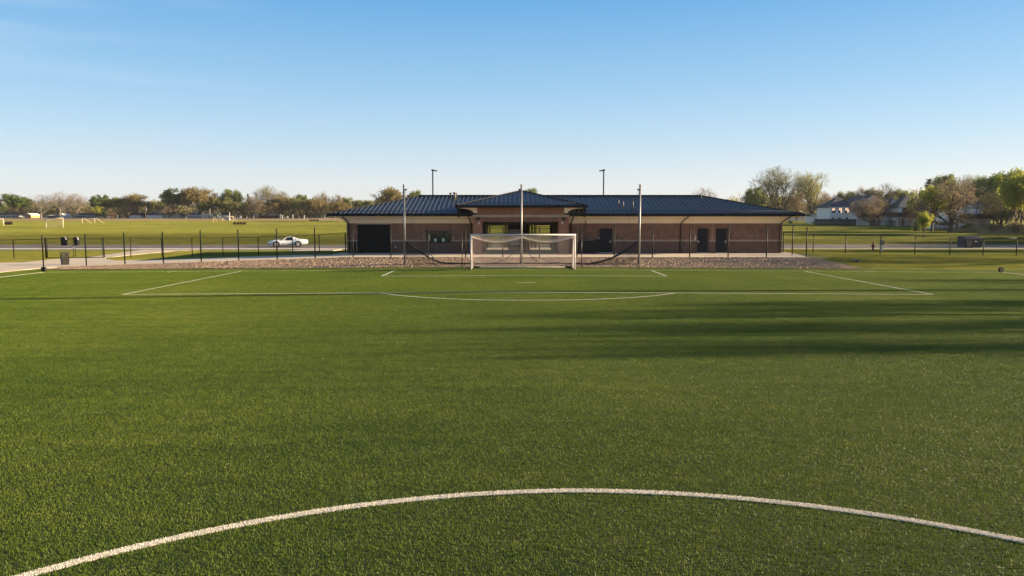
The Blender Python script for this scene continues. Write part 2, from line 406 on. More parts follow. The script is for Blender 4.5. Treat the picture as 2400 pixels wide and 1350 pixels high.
# gravel and stones
bank = [(-36.0, 57.6), (-36.9, 56.45), (25.4, 56.45), (26.0, 56.9), (24.6, 59.2), (23.2, 60.9)]+[(x, edgeY(x)-.05) for x in (-13.9, -22, -30)]
sheet('gravel_bank', bank, .03, M_soil, cuts=YC, step=1.5)

# ------------------------------------------------------------------ turf blades (one stuff object)
def hash_rng(s): return random.Random(s)
def scatter_attrs(me, nbv, rots):
    n = len(me.vertices)
    at = me.attributes.new('is_point', 'BOOLEAN', 'POINT'); at.data.foreach_set('value', [i >= nbv for i in range(n)])
    at = me.attributes.new('inst_rot', 'FLOAT_VECTOR', 'POINT'); at.data.foreach_set('vector', [c for r in rots for c in r])
def scatter_mod(o, scaled=False):
    gn = bpy.data.node_groups.new('scatter', 'GeometryNodeTree')
    gn.interface.new_socket('Geometry', in_out='INPUT', socket_type='NodeSocketGeometry')
    gn.interface.new_socket('Geometry', in_out='OUTPUT', socket_type='NodeSocketGeometry')
    N = gn.nodes; gi = N.new('NodeGroupInput'); go = N.new('NodeGroupOutput')
    na = N.new('GeometryNodeInputNamedAttribute'); na.data_type = 'BOOLEAN'; na.inputs[0].default_value = 'is_point'
    se = N.new('GeometryNodeSeparateGeometry'); se.domain = 'POINT'
    gn.links.new(gi.outputs[0], se.inputs[0]); gn.links.new(na.outputs[0], se.inputs['Selection'])
    ins = N.new('GeometryNodeInstanceOnPoints'); gn.links.new(se.outputs[0], ins.inputs['Points']); gn.links.new(se.outputs[1], ins.inputs['Instance'])
    nr_ = N.new('GeometryNodeInputNamedAttribute'); nr_.data_type = 'FLOAT_VECTOR'; nr_.inputs[0].default_value = 'inst_rot'
    gn.links.new(nr_.outputs[0], ins.inputs['Rotation'])
    if scaled:
        ns = N.new('GeometryNodeInputNamedAttribute'); ns.data_type = 'FLOAT'; ns.inputs[0].default_value = 'inst_scale'
        gn.links.new(ns.outputs[0], ins.inputs['Scale'])
    gn.links.new(ins.outputs[0], go.inputs[0])
    md = o.modifiers.new('scatter', 'NODES'); md.node_group = gn
def turf_object():
    rg = hash_rng(5); S = 2.0; v = []; f = []; isp = []
    nb = 17500
    for i in range(nb):
        x = (rg.random()-.5)*S; y = (rg.random()-.5)*S
        h = rg.uniform(.018, .040); w = rg.uniform(.0019, .0036); a = rg.random()*math.pi
        lx = rg.gauss(-.004, .013); ly = rg.gauss(0, .013)
        dx = math.cos(a)*w; dy = math.sin(a)*w; b = len(v)
        v += [(x-dx, y-dy, 0), (x+dx, y+dy, 0), (x+dx*.7+lx*.45, y+dy*.7+ly*.45, h*.6), (x-dx*.7+lx*.45, y-dy*.7+ly*.45, h*.6), (x+lx, y+ly, h)]
        f += [(b, b+1, b+2, b+3), (b+3, b+2, b+4)]
    nbv = len(v)
    y = -1
    pts = []; rots = []
    while y < 56:
        for x in [-36.4]+list(range(-35, 38, 2)):
            if abs(x) < .74*max(y, 0)+9 and y > 3:
                f_ = rg.random() < .5; pts.append((x, y, -0.00575*abs(x))); tl = .00575*(1 if x > 0 else -1)
                rots.append((0, -tl if f_ else tl, math.pi if f_ else 0))
        y += S
    rots = [(0, 0, 0)]*nbv+rots
    v += pts
    me = bpy.data.meshes.new('turf_blades'); me.from_pydata(v, [], f)
    scatter_attrs(me, nbv, rots)
    m = bpy.data.materials.new('turf_fibre'); m.use_nodes = True; nt = m.node_tree; b = nt.nodes['Principled BSDF']; out = nt.nodes['Material Output']
    b.inputs['Roughness'].default_value = .45; b.inputs['Specular IOR Level'].default_value = .18
    ge = nt.nodes.new('ShaderNodeNewGeometry')
    acc = None
    for s_, w, st in ((.09, .26, (1, 1, 1)), (1.0, .16, (.14, 1.5, 1)), (2.6, .24, (1, 1, 1)), (110, .28, (1, 1, 1))):
        n = nt.nodes.new('ShaderNodeTexNoise'); n.inputs['Scale'].default_value = s_; n.inputs['Detail'].default_value = 4 if s_ < 50 else 1
        mp = nt.nodes.new('ShaderNodeMapping'); mp.inputs['Scale'].default_value = st; lk(nt, ge.outputs['Position'], mp.inputs['Vector']); lk(nt, mp.outputs[0], n.inputs['Vector'])
        k = nt.nodes.new('ShaderNodeMath'); k.operation = 'MULTIPLY'; k.inputs[1].default_value = w; lk(nt, n.outputs['Fac'], k.inputs[0])
        if acc is None: acc = k
        else:
            a2 = nt.nodes.new('ShaderNodeMath'); a2.operation = 'ADD'; lk(nt, acc.outputs[0], a2.inputs[0]); lk(nt, k.outputs[0], a2.inputs[1]); acc = a2
    r = nt.nodes.new('ShaderNodeValToRGB'); lk(nt, acc.outputs[0], r.inputs[0]); el = r.color_ramp.elements
    el[0].position = .36; el[0].color = (.058, .108, .009, 1); el[1].position = .66; el[1].color = (.30, .298, .062, 1)
    e = el.new(.5); e.color = (.130, .184, .018, 1)
    lk(nt, r.outputs[0], b.inputs['Base Color'])
    tr = nt.nodes.new('ShaderNodeBsdfTranslucent'); lk(nt, r.outputs[0], tr.inputs['Color'])
    mx = nt.nodes.new('ShaderNodeMixShader'); mx.inputs[0].default_value = .25
    lk(nt, b.outputs[0], mx.inputs[1]); lk(nt, tr.outputs[0], mx.inputs[2]); lk(nt, mx.outputs[0], out.inputs['Surface'])
    me.materials.append(m)
    o = bpy.data.objects.new('turf_blades', me); COL.objects.link(o)
    tag(o, 'short green synthetic grass fibres covering the soccer pitch', 'artificial grass', kind='stuff')
    scatter_mod(o)
    return o
turf_object()

def inpoly(x, y, P_):
    c = False; j = len(P_)-1
    for i in range(len(P_)):
        if (P_[i][1] > y) != (P_[j][1] > y) and x < (P_[j][0]-P_[i][0])*(y-P_[i][1])/(P_[j][1]-P_[i][1])+P_[i][0]: c = not c
        j = i
    return c
def lawn_object():
    rg = hash_rng(8); v = []; f = []; nb = 2600
    for i in range(nb):
        x = rg.uniform(-.56, .56); y = rg.uniform(-.56, .56); h = rg.uniform(.025, .065); w = rg.uniform(.004, .008); a = rg.random()*math.pi
        lx = rg.gauss(0, .02); ly = rg.gauss(0, .02); dx = math.cos(a)*w; dy = math.sin(a)*w; b = len(v)
        v += [(x-dx, y-dy, -.01), (x+dx, y+dy, -.01), (x+lx, y+ly, h)]; f.append((b, b+1, b+2))
    nbv = len(v); pts = []; rots = []; scs = []
    def put(x, y, sc):
        z = G(x, y); e_ = .5*sc; sx_ = (G(x+e_, y)-G(x-e_, y))/(2*e_); sy_ = (G(x, y+e_)-G(x, y-e_))/(2*e_)
        pts.append((x, y, z)); rots.append((math.atan(sy_), -math.atan(sx_), 0)); scs.append(sc)
    def blocked(x, y, r):
        rn = lerp(RN-2.7, RN-4.2, (x+160)/320); rf = lerp(RF, RF-1.5, (x+160)/320)
        if rn-r < y < rf+r: return True
        if PX(813, 68)-.6-r < x < PX(1840, 68)+.9+r and 60 < y < 82.5+r: return True
        for P_ in (walk, bank, drive):
            for ox, oy in ((0, 0), (r, 0), (-r, 0), (0, r), (0, -r)):
                if inpoly(x+ox, y+oy, P_): return True
        return TX0-r < x < TX1+r and y < 56.3+r
    y = 50.0
    while y < 106:
        k = int(.72*y+8)
        for x in range(-k, k+1):
            if not blocked(x, y, .5): put(x, y, 1)
        y += 1
    y = 107.5
    while y < 312:
        sc = 2.5 if y < 180 else 5; k = int((.70*y+10)/sc)
        for i in range(-k, k+1):
            if -50 < i*sc and i*sc < 20 and y < 112: pass
            put(i*sc, y+rg.uniform(-.2, .2), sc)
        y += sc
    v += pts
    me = bpy.data.meshes.new('lawn_grass'); me.from_pydata(v, [], f)
    scatter_attrs(me, nbv, [(0, 0, 0)]*nbv+rots)
    at = me.attributes.new('inst_scale', 'FLOAT', 'POINT'); at.data.foreach_set('value', [1.0]*nbv+scs)
    m = grassmat('grass_blade', [(.36, (.12, .15, .020)), (.5, (.235, .24, .040)), (.64, (.38, .35, .072))], scales=((.045, .35), (.4, .3), (40, .5)), bump=0, rough=.6)
    nt = m.node_tree; b = nt.nodes['Principled BSDF']; out = nt.nodes['Material Output']; src = b.inputs['Base Color'].links[0].from_socket
    # darker grass colour on the bank beyond the road, lightening again farther off
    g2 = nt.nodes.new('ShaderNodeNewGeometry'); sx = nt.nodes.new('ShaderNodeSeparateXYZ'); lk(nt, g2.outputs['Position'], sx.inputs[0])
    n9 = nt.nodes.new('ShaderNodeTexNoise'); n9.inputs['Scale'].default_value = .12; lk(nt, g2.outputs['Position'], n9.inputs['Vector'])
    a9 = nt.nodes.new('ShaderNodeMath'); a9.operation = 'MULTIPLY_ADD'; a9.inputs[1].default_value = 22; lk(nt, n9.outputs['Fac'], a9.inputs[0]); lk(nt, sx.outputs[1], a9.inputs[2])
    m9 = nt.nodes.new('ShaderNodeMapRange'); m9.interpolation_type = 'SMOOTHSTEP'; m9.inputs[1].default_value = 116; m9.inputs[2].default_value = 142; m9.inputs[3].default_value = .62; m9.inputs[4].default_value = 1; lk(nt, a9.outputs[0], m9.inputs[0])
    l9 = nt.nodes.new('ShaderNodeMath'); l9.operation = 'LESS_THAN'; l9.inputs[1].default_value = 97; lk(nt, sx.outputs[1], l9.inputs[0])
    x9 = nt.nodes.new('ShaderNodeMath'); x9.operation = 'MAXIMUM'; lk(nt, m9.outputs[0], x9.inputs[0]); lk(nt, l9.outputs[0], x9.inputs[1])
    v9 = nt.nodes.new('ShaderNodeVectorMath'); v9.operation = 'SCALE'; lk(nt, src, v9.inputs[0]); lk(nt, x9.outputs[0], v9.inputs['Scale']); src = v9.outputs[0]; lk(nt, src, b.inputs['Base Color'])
    tr = nt.nodes.new('ShaderNodeBsdfTranslucent'); lk(nt, src, tr.inputs['Color']); mx = nt.nodes.new('ShaderNodeMixShader'); mx.inputs[0].default_value = .35
    lk(nt, b.outputs[0], mx.inputs[1]); lk(nt, tr.outputs[0], mx.inputs[2]); lk(nt, mx.outputs[0], out.inputs['Surface'])
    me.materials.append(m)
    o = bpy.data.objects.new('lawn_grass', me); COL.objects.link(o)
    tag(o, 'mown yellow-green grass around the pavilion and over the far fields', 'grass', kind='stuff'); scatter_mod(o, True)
lawn_object()

# painted lines: strips of white fibres over a backing
def crownz(x): return -0.00575*abs(x)
M_line = mat('line_white', (.86, .80, .72), .8, var=.12, vscale=30)
M_lineb = mat('line_white_base', (.72, .67, .60), .9, var=.15, vscale=20)
def line(name, pts, w=.11, dens=900, hz=.021):
    rg = hash_rng(len(pts)*7+int(abs(pts[0][0])*100)); mb = MB()
    L = []
    for i, p in enumerate(pts):
        a = Vector(pts[max(i-1, 0)]); b = Vector(pts[min(i+1, len(pts)-1)]); d = (b-a).normalized(); n = Vector((-d.y, d.x))
        L.append((Vector(p), n))
    for i in range(len(L)-1):
        (p, n), (q, m_) = L[i], L[i+1]
        seg = (q-p).length; k = max(1, int(seg/.5)); pv = None
        for j in range(k+1):
            c = p.lerp(q, j/k); nn = n.lerp(m_, j/k)
            l = c-nn*w/2*rg.uniform(.92, 1.06); r_ = c+nn*w/2*rg.uniform(.92, 1.06)
            cur = (Vector((l.x, l.y, crownz(l.x)+hz)), Vector((r_.x, r_.y, crownz(r_.x)+hz)))
            if pv: mb.add([pv[0], cur[0], cur[1], pv[1]], [(0, 1, 2, 3)], 1)
            pv = cur
        far = min(p.y, q.y) > 25
        for _ in range(int(seg*(dens if not far else 150))):
            t = rg.random(); s = rg.uniform(-.55, .55)*w; c = p.lerp(q, t)+n.lerp(m_, t)*s
            a = rg.random()*math.pi; ww = rg.uniform(.003, .006); dx = math.cos(a)*ww; dy = math.sin(a)*ww; z = crownz(c.x)
            lx = rg.gauss(0, .009); ly = rg.gauss(0, .009); h = hz+rg.uniform(.004, .020)
            mb.add([(c.x-dx, c.y-dy, z+.01), (c.x+dx, c.y+dy, z+.01), (c.x+lx, c.y+ly, z+h)], [(0, 1, 2)], 0)
    o = mb.build(name, [M_line, M_lineb], fix=False); o['kind'] = 'structure'
    return o
GY = 53.51
line('goal_line', [(-34.3, GY), (34.3, GY)], .09)
line('touch_line', [(-34.3, GY), (-34.3, 20)]); line('touch_line', [(34.3, GY), (34.3, 20)])
for (hw, dp, nm) in ((20.12, 16.46, 'penalty_area_line'), (9.15, 5.49, 'goal_area_line')):
    line(nm, [(-hw, GY), (-hw, GY-dp)], .13); line(nm, [(hw, GY), (hw, GY-dp)], .13)
    line(nm, [(-hw-.06, GY-dp), (hw+.06, GY-dp)], .13)
line('penalty_spot', [(-.5, GY-10.97), (.5, GY-10.97)], .13)
th0 = math.acos((16.46-10.97)/9.15)
line('penalty_arc', [(9.15*math.sin(t), GY-10.97-9.15*math.cos(t)) for t in [lerp(-th0, th0, i/40) for i in range(41)]], .12)
line('centre_circle', [(.15+8.8*math.cos(t), GY-52.5+8.8*math.sin(t)) for t in [lerp(R(-5), R(185), i/140) for i in range(141)]], .115, dens=6500, hz=.016)
line('corner_mark', [(-25.0, GY-.0+.35), (-25.05, GY-.9)], .11); line('corner_mark', [(24.6, GY+.3), (25.4, GY+.25)], .11)

# ------------------------------------------------------------------ stones on the bank
def stones():
    rg = hash_rng(11); mb = MB()
    base = bmesh.new(); bmesh.ops.create_icosphere(base, subdivisions=1, radius=1)
    bv = [v.co.copy() for v in base.verts]; bf = [tuple(v.index for v in f.verts) for f in base.faces]; base.free()
    V = []; FA = []
    for _ in range(20000):
        x = rg.uniform(-36.3, 24.5) ; t = rg.random()
        y = lerp(56.55, edgeY(x)-.12, t)
        if x > 20 and y > 61-(x-20)*.75: continue
        if x < -26: s_k = .6
        else: s_k = 1
        s = rg.uniform(.026, .07)*(1.4 if rg.random() < .12 else 1)
        s *= s_k; z = G(x, y)+.03; q = Matrix.Rotation(rg.random()*6.28, 3, 'Z') @ Matrix.Rotation(rg.random()*.8, 3, 'X')
        sc = Vector((s*rg.uniform(.8, 1.5), s*rg.uniform(.7, 1.2), s*rg.uniform(.45, .85)))
        b = len(V)
        for c in bv:
            p = q @ Vector((c.x*sc.x*rg.uniform(.8, 1.15), c.y*sc.y*rg.uniform(.8, 1.15), c.z*sc.z)); V.append((x+p.x, y+p.y, z+p.z))
        FA += [tuple(b+i for i in f) for f in bf]
    mb.v = V; mb.f = FA; mb.m = [0]*len(FA); mb.sm = [False]*len(FA)
    o = mb.build('stones', M_stone, fix=False)
    tag(o, 'loose tan and pinkish stones covering the bank behind the goal', 'stones', kind='stuff')
stones()

# ------------------------------------------------------------------ the pavilion
YW, YE, HW = 68.3, 67.0, 7.27
FZ = PADZ+.06
XL, XR = PX(813, YW), PX(1833, YW)
YB = YE+2*HW-1.3
EXL, EXR = PX(769, YE, 4), PX(1883, YE, 4)
ZE0, ZE1, ZR = P(0, 507, YE).z, P(0, 501, YE).z, P(0, 459.5, YE+HW).z
ZWT = P(0, 523.5, YW).z
bld = thing('sports_pavilion', 'long brick sports pavilion with navy hipped metal roof and open central breezeway', 'building', (0, YW, FZ))
def rel(o):
    o.parent = bld; o.matrix_parent_inverse = Matrix.Translation(Vector((0, YW, FZ))).inverted(); return o
def B(mb, name, m, parent=None):
    o = mb.build(name, m)
    for k_ in [o]+SPLIT.get(o.name, []):
        if parent: k_.parent = parent
        else: rel(k_)
    return o
def wall_holes(mb, x0, x1, z0, z1, y0, y1, holes, mi=0):
    xs = sorted(set([x0, x1]+[h[0] for h in holes]+[h[1] for h in holes]))
    for a, b in zip(xs, xs[1:]):
        if b <= x0 or a >= x1: continue
        cs = sorted([(h[2], h[3]) for h in holes if h[0] <= a+1e-6 and h[1] >= b-1e-6]); z = z0
        for c0, c1 in cs:
            if c0 > z: mb.box(a, b, y0, y1, z, min(c0, z1), mi)
            z = max(z, c1)
        if z < z1: mb.box(a, b, y0, y1, z, z1, mi)
def zz(py, Y=None): return P(1200, py, Y or YW).z
def xx(px, Y=None): return PX(px, Y or YW, 1.5)
PIL, PIR = xx(1109, 66.6), xx(1332.5, 66.6)       # outer edges of the portico
PL, PR = xx(1130, 66.6), xx(1309, 66.6)           # opening
zb0, zb1 = zz(565.6), zz(562)                     # belt course
doors = [(1401, 1435), (1634, 1661), (1677, 1705)]
zd = zz(535.3)
gar = (xx(838), xx(915), FZ, zz(526)); win = (xx(1001), xx(1056.5), zz(568.5), zz(545))
holes = [gar, win]+[(xx(a), xx(b), FZ, zd) for a, b in doors]
t = .3
def wing(x0, x1):
    hs = [h for h in holes if x0 < h[0] < x1]
    w = MB(); wall_holes(w, x0, x1, zb1, ZWT+.05, YW, YW+t, [(a, b, max(c, zb1) if c < zb1 else c, d) for a, b, c, d in hs]); B(w, 'wall', M_brick)
    w = MB(); wall_holes(w, x0, x1, FZ-.3, zb0, YW, YW+t, [(a, b, c, min(d, zb0) if d > zb0 else d) for a, b, c, d in hs]); B(w, 'wall_base', M_brickd)
    w = MB(); wall_holes(w, x0, x1, zb0, zb1, YW-.03, YW+t, [(a, b, zb0, zb1) for a, b, c, d in hs if c < zb1]); B(w, 'belt_course', M_stoneband)
wing(XL, PIL); wing(PIR, XR)
s = MB()                                           # end and back walls, inner walls of the breezeway
s.box(XL, XL+t, YW+t, YB-t, FZ-.3, ZWT+.05); s.box(XR-t, XR, YW+t, YB-t, FZ-.3, ZWT+.05)
s.box(XL, PL-.35, YB-t, YB, FZ-.3, ZWT+.05); s.box(PR+.35, XR, YB-t, YB, FZ-.3, ZWT+.05)
s.box(PL-.35, PL-.05, YW+t, YB, FZ-.3, ZWT+.05); s.box(PR+.05, PR+.35, YW+t, YB, FZ-.3, ZWT+.05)
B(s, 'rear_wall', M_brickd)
# soldier courses over openings
s = MB()
for a, b in doors: s.box(xx(a)-.2, xx(b)+.2, YW-.006, YW+.1, zd+.06, zd+.34)
s.box(win[0]-.25, win[1]+.25, YW-.006, YW+.1, win[3]+.02, win[3]+.30)
B(s, 'soldier_course', M_sold)
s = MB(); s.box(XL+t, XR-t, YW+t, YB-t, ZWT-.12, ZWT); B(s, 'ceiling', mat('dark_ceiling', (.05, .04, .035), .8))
# cornice (concave cream cove) front, left, right
prof = [(0, ZWT), (0, ZE0+.02), (1.22, ZE0+.02)]
for i in range(7):
    a = i/7*math.pi/2
    prof.append((1.22-1.10*math.sin(a)**1.1, ZWT+.06+(ZE0-ZWT-.1)*math.cos(a)**1.1))
def cove(x0, x1):
    n = len(prof); mb = MB()
    mb.prism([(YW-u, z) for u, z in prof], 'x', x0, x1); return mb
cl = MB()
def ring(pf, x0, x1, y0, y1, mb, sides):
    # loft of the cove profile around the corners, mitred
    n = len(pf)
    for (a, b) in sides:
        va = [(a[0]+a[2]*u, a[1]+a[3]*u, z) for u, z in pf]; vb = [(b[0]+b[2]*u, b[1]+b[3]*u, z) for u, z in pf]
        mb.add(va+vb, [(i, (i+1) % n, (i+1) % n+n, i+n) for i in range(n)]+[tuple(range(n)), tuple(range(2*n-1, n-1, -1))])
c1 = (XL, YW, -1, -1); c2 = (PIL-.001, YW, 0, -1); c3 = (PIR+.001, YW, 0, -1); c4 = (XR, YW, 1, -1); c5 = (XR, YB, 1, 1); c6 = (XL, YB, -1, 1)
ring(prof, 0, 0, 0, 0, cl, [(c1, c2), (c3, c4), (c4, c5), (c5, c6), (c6, c1)])
B(cl, 'cornice', M_stucco)
# roof
roof = MB(); YR = YE+HW; RXL, RXR = EXL+HW, EXR-HW; EYB = YE+2*HW; th = .06
e = [(EXL, YE, ZE1), (EXR, YE, ZE1), (EXR, EYB, ZE1), (EXL, EYB, ZE1), (RXL, YR, ZR), (RXR, YR, ZR)]
roof.add(e, [(0, 1, 5, 4), (1, 2, 5), (2, 3, 4, 5), (3, 0, 4)])
roof.add([(x, y, ZE0+.06) for x, y, z in e[:4]], [(0, 3, 2, 1)])
def seam(mb, p, q, nrm, w=.045, h=.075):
    p = Vector(p); q = Vector(q); d = (q-p).normalized(); a = d.cross(nrm).normalized()*w/2; b = nrm*h
    vs = [p-a, p+a, p+a+b, p-a+b, q-a, q+a, q+a+b, q-a+b]
    mb.add(vs, [(0, 1, 2, 3), (7, 6, 5, 4), (1, 5, 6, 2), (3, 2, 6, 7), (0, 3, 7, 4)])
slope = (ZR-ZE1)/HW; nf = Vector((0, -slope, 1)).normalized(); nl = Vector((-slope, 0, 1)).normalized(); nr = Vector((slope, 0, 1)).normalized()
x = EXL+.2
while x < EXR-.1:
    run = min(x-EXL, EXR-x, HW)
    if not (xx(1112, 66.6) < x < xx(1330, 66.6) and False): seam(roof, (x, YE+.02, ZE1), (x, YE+run, ZE1+run*slope), nf)
    x += .41
y = YE+.25
while y < EYB-.1:
    run = min(y-YE, EYB-y)
    seam(roof, (EXL+.02, y, ZE1), (EXL+run, y, ZE1+run*slope), nl); seam(roof, (EXR-.02, y, ZE1), (EXR-run, y, ZE1+run*slope), nr)
    y += .41
rf = B(roof, 'roof', M_roof)
def kid(mb, name, m, par):            # sub-part modelled in world coordinates
    o = mb.build(name, m)
    for k_ in [o]+SPLIT.get(o.name, []): k_.parent = par; k_.matrix_parent_inverse = Matrix.Identity(4)
    return o
s = MB(); s.bar((RXL-.1, YR, ZR+.05), (RXR+.1, YR, ZR+.05), .32, .13)
for a, b in ((e[0], e[4]), (e[3], e[4]), (e[1], e[5]), (e[2], e[5])):
    s.bar(Vector(a)+Vector((0, 0, .05)), Vector(b)+Vector((0, 0, .05)), .2, .06)
kid(s, 'ridge_cap', M_gut, rf)
s = MB(); ys = YE+.55; zs = ZE1+.55*slope+.12
s.tube([(EXL+.7, ys, zs), (PIL-1.2, ys, zs)], .022, 5); s.tube([(PIR+1.2, ys, zs), (EXR-.7, ys, zs)], .022, 5)
kid(s, 'snow_rail', M_gut, rf)
# gutters / fascia
s = MB(); gz0, gz1 = ZE0, ZE1+.03
s.box(EXL-.12, PIL-.002, YE-.12, YE, gz0, gz1); s.box(PIR+.002, EXR+.12, YE-.12, YE, gz0, gz1)
s.box(EXL-.12, EXL, YE, EYB, gz0, gz1); s.box(EXR, EXR+.12, YE, EYB, gz0, gz1); s.box(EXL-.12, EXR+.12, EYB, EYB+.12, gz0, gz1)
kid(s, 'gutter', M_gut, rf)
M_pipe = mat('pipe_grey', (.10, .095, .09), .55, .2)
def pipe_on_roof(px, pyt, pyb, r, hat, nm='vent_pipe', m=M_galv):
    # find point on roof slope seen at px,pyb
    d = ray(px, pyb); tt = 60
    while True:
        p = Vector((CX, 0, CH))+d*tt
        if p.z <= ZE1+(p.y-YE)*slope or tt > 80: break
        tt += .02
    top = P(px, pyt, p.y).z; s = MB()
    s.tube([(p.x, p.y, p.z-.1), (p.x, p.y, top)], r, 10); s.disc((p.x, p.y, p.z+.05), nf, r, r*1.9, .05, 12)
    if hat: s.disc((p.x, p.y, top-.05), (0, 0, 1), 0.001, r*1.8, .12, 12)
    kid(s, nm, m, rf)
pipe_on_roof(1056, 452, 462, .07, True, m=M_blk); pipe_on_roof(1065.5, 451, 468, .10, True, m=M_pipe); pipe_on_roof(1070, 451.5, 464, .06, False, m=M_pipe)
pipe_on_roof(1449, 470, 479, .06, True, m=M_pipe); pipe_on_roof(1460, 471, 485, .07, False, m=M_pipe); pipe_on_roof(1483, 471, 488, .07, False, m=M_pipe)
pipe_on_roof(1643, 452, 464, .06, False, m=M_pipe)
# downspouts
def dspout(px0, px1, Yt=YE-.05, zt=ZE0, Y1=YW-.09):
    x0, x1 = xx(px0), xx(px1); s = MB()
    s.tube([(x0, Yt, zt+.02), (x0, Yt, zt-.10), (lerp(x0, x1, .25), lerp(Yt, Y1, .3), zt-.2), (lerp(x0, x1, .8), lerp(Yt, Y1, .8), ZWT+.12), (x1, Y1, ZWT-.05), (x1, Y1, FZ)], .055, 6)
    for z in (1.3, 2.6): s.box(x1-.09, x1+.09, Y1, Y1+.07, z, z+.04)
    B(s, 'downspout', M_dsp)
dspout(812.5, 819); dspout(1100, 1104.5); dspout(1341, 1337.5); dspout(1603.5, 1594); dspout(1838, 1826.5)
# roll-up door
s = MB(); n = 26; h = gar[3]-gar[2]
for i in range(n):
    z = gar[2]+h*i/n; s.prism([(YW+.16, z), (YW+.135, z+h/n*.3), (YW+.135, z+h/n*.7), (YW+.16, z+h/n), (YW+.2, z+h/n), (YW+.2, z)], 'x', gar[0], gar[1])
gd = B(s, 'garage_door', M_shut)
s = MB(); s.box(gar[0]-.02, gar[1]+.02, YW-.02, YW+.14, gar[3]+.001, gar[3]+.1); kid(s, 'header', M_stoneband, gd)
s = MB(); s.box(gar[0], gar[0]+.09, YW+.02, YW+.13, gar[2], gar[3]); s.box(gar[1]-.09, gar[1], YW+.02, YW+.13, gar[2], gar[3]); kid(s, 'guide_rail', M_blk, gd)
# serving window
s = MB(); a, b, c, d = win
s.box(a-.05, b+.05, YW-.05, YW+.12, c-.06, c); s.box(a-.05, b+.05, YW-.05, YW+.12, d, d+.14); s.box(a-.06, a, YW-.05, YW+.12, c-.06, d+.14); s.box(b, b+.06, YW-.05, YW+.12, c-.06, d+.14)
for q in (.27, .60, .78): s.box(a+(b-a)*q-.025, a+(b-a)*q+.025, YW+.03, YW+.10, c, d)
wf = B(s, 'window', mat('window_frame_green', (.012, .018, .012), .4))
s = MB(); s.box(a, b, YW+.11, YW+.13, c, d); kid(s, 'pane', M_glass, wf)
for q0, q1, v0, v1 in ((.30, .40, .1, .4), (.63, .73, .1, .42)):
    s = MB(); s.box(a+(b-a)*q0, a+(b-a)*q1, YW+.095, YW+.105, c+(d-c)*v0, c+(d-c)*v1); kid(s, 'notice', mat('paper', (.55, .68, .62), .7), wf)
s = MB(); s.box(a+.1*(b-a), a+.12*(b-a), YW+.02, YW+.028, c+(d-c)*.2, c+(d-c)*.75); s.box(b-.12, b-.05, YW-.056, YW-.05, d+.03, d+.08); kid(s, 'latch', M_steel, wf)
# doors
for i, (pa, pb) in enumerate(doors):
    a, b = xx(pa), xx(pb); s = MB(); s.box(a+.05, b-.05, YW+.10, YW+.15, FZ+.02, zd-.05)
    for zc in (FZ+.25, FZ+1.25): s.box(a+.16, b-.16, YW+.094, YW+.10, zc, zc+.75)
    dr = B(s, 'door', M_door)
    s = MB(); s.box(a, a+.05, YW+.02, YW+.2, FZ, zd); s.box(b-.05, b, YW+.02, YW+.2, FZ, zd); s.box(a+.05, b-.05, YW+.02, YW+.2, zd-.05, zd); kid(s, 'door_frame', M_blk, dr)
    s = MB(); hx = b-.16 if i != 1 else a+.13; s.box(hx-.03, hx+.03, YW+.04, YW+.094, FZ+.92, FZ+1.12); s.box(hx-.1, hx+.05, YW+.03, YW+.05, FZ+1.0, FZ+1.035); kid(s, 'handle', M_steel, dr)
    s = MB(); s.box(a, b, YW-.01, YW+.1, FZ, FZ+.03); kid(s, 'threshold', M_steel, dr)
    if i: s = MB(); s.box(b-.1, b-.08, YW+.086, YW+.094, FZ+.05, zd-.1); kid(s, 'edge_strip', M_stoneband, dr)
# small fixtures
def plate(px, py, w, h, m, nm='wall_plate', Y=YW, dp=.06, par=None):
    p = P(px, py, Y); s = MB(); s.box(p.x-w/2, p.x+w/2, Y-dp, Y+.01, p.z-h/2, p.z+h/2); return B(s, nm, m)
plate(992.5, 557.5, .12, .24, M_stoneband); plate(1063, 557.5, .12, .24, M_stoneband); plate(1403.5, 558, .12, .2, M_stoneband)
plate(1443.5, 557, .08, .3, M_blk, 'intercom'); plate(1712, 555, .09, .36, M_blk, 'intercom'); plate(1669, 557.5, .2, .2, M_stoneband)
plate(1123, 522.5, .10, .22, M_whitepl, 'wall_plate', 66.6); plate(1317.5, 522.5, .10, .22, M_whitepl, 'wall_plate', 66.6)
plate(927.5, 579, .09, .12, M_steel, 'hose_tap')
for px in (1629.5,):
    p = P(px, 554.5, YW-.12); s = MB(); s.tube([(p.x, YW-.02, p.z+.1), (p.x, YW-.16, p.z+.12), (p.x, YW-.18, p.z+.06)], .025, 6)
    s.tube([(p.x, YW-.18, p.z+.08), (p.x, YW-.18, p.z-.1)], [.04, .15], 12); B(s, 'wall_lamp', M_steel)
    s = MB(); s.box(p.x-.06, p.x+.06, YW-.06, YW, p.z-.35, p.z-.15); B(s, 'wall_plate', M_whitepl)
# control joints, as narrow recessed strips of sealant
for px, y0, y1 in ((993, 524, 552), (1064, 524, 552), (1404, 524, 553), (1443, 524, 553), (1627.5, 524, 550), (1669, 524, 553), (1671, 524, 553), (1711.5, 524, 550)):
    s = MB(); x = xx(px); s.box(x-.012, x+.012, YW-.004, YW+.01, zz(y1), ZWT); B(s, 'control_joint', M_stoneband)
p = P(1373, 511, YW-.3); s = MB(); s.tube([(p.x, p.y, zz(565)), (p.x, p.y, ZE0)], .035, 6); B(s, 'conduit', M_dsp)
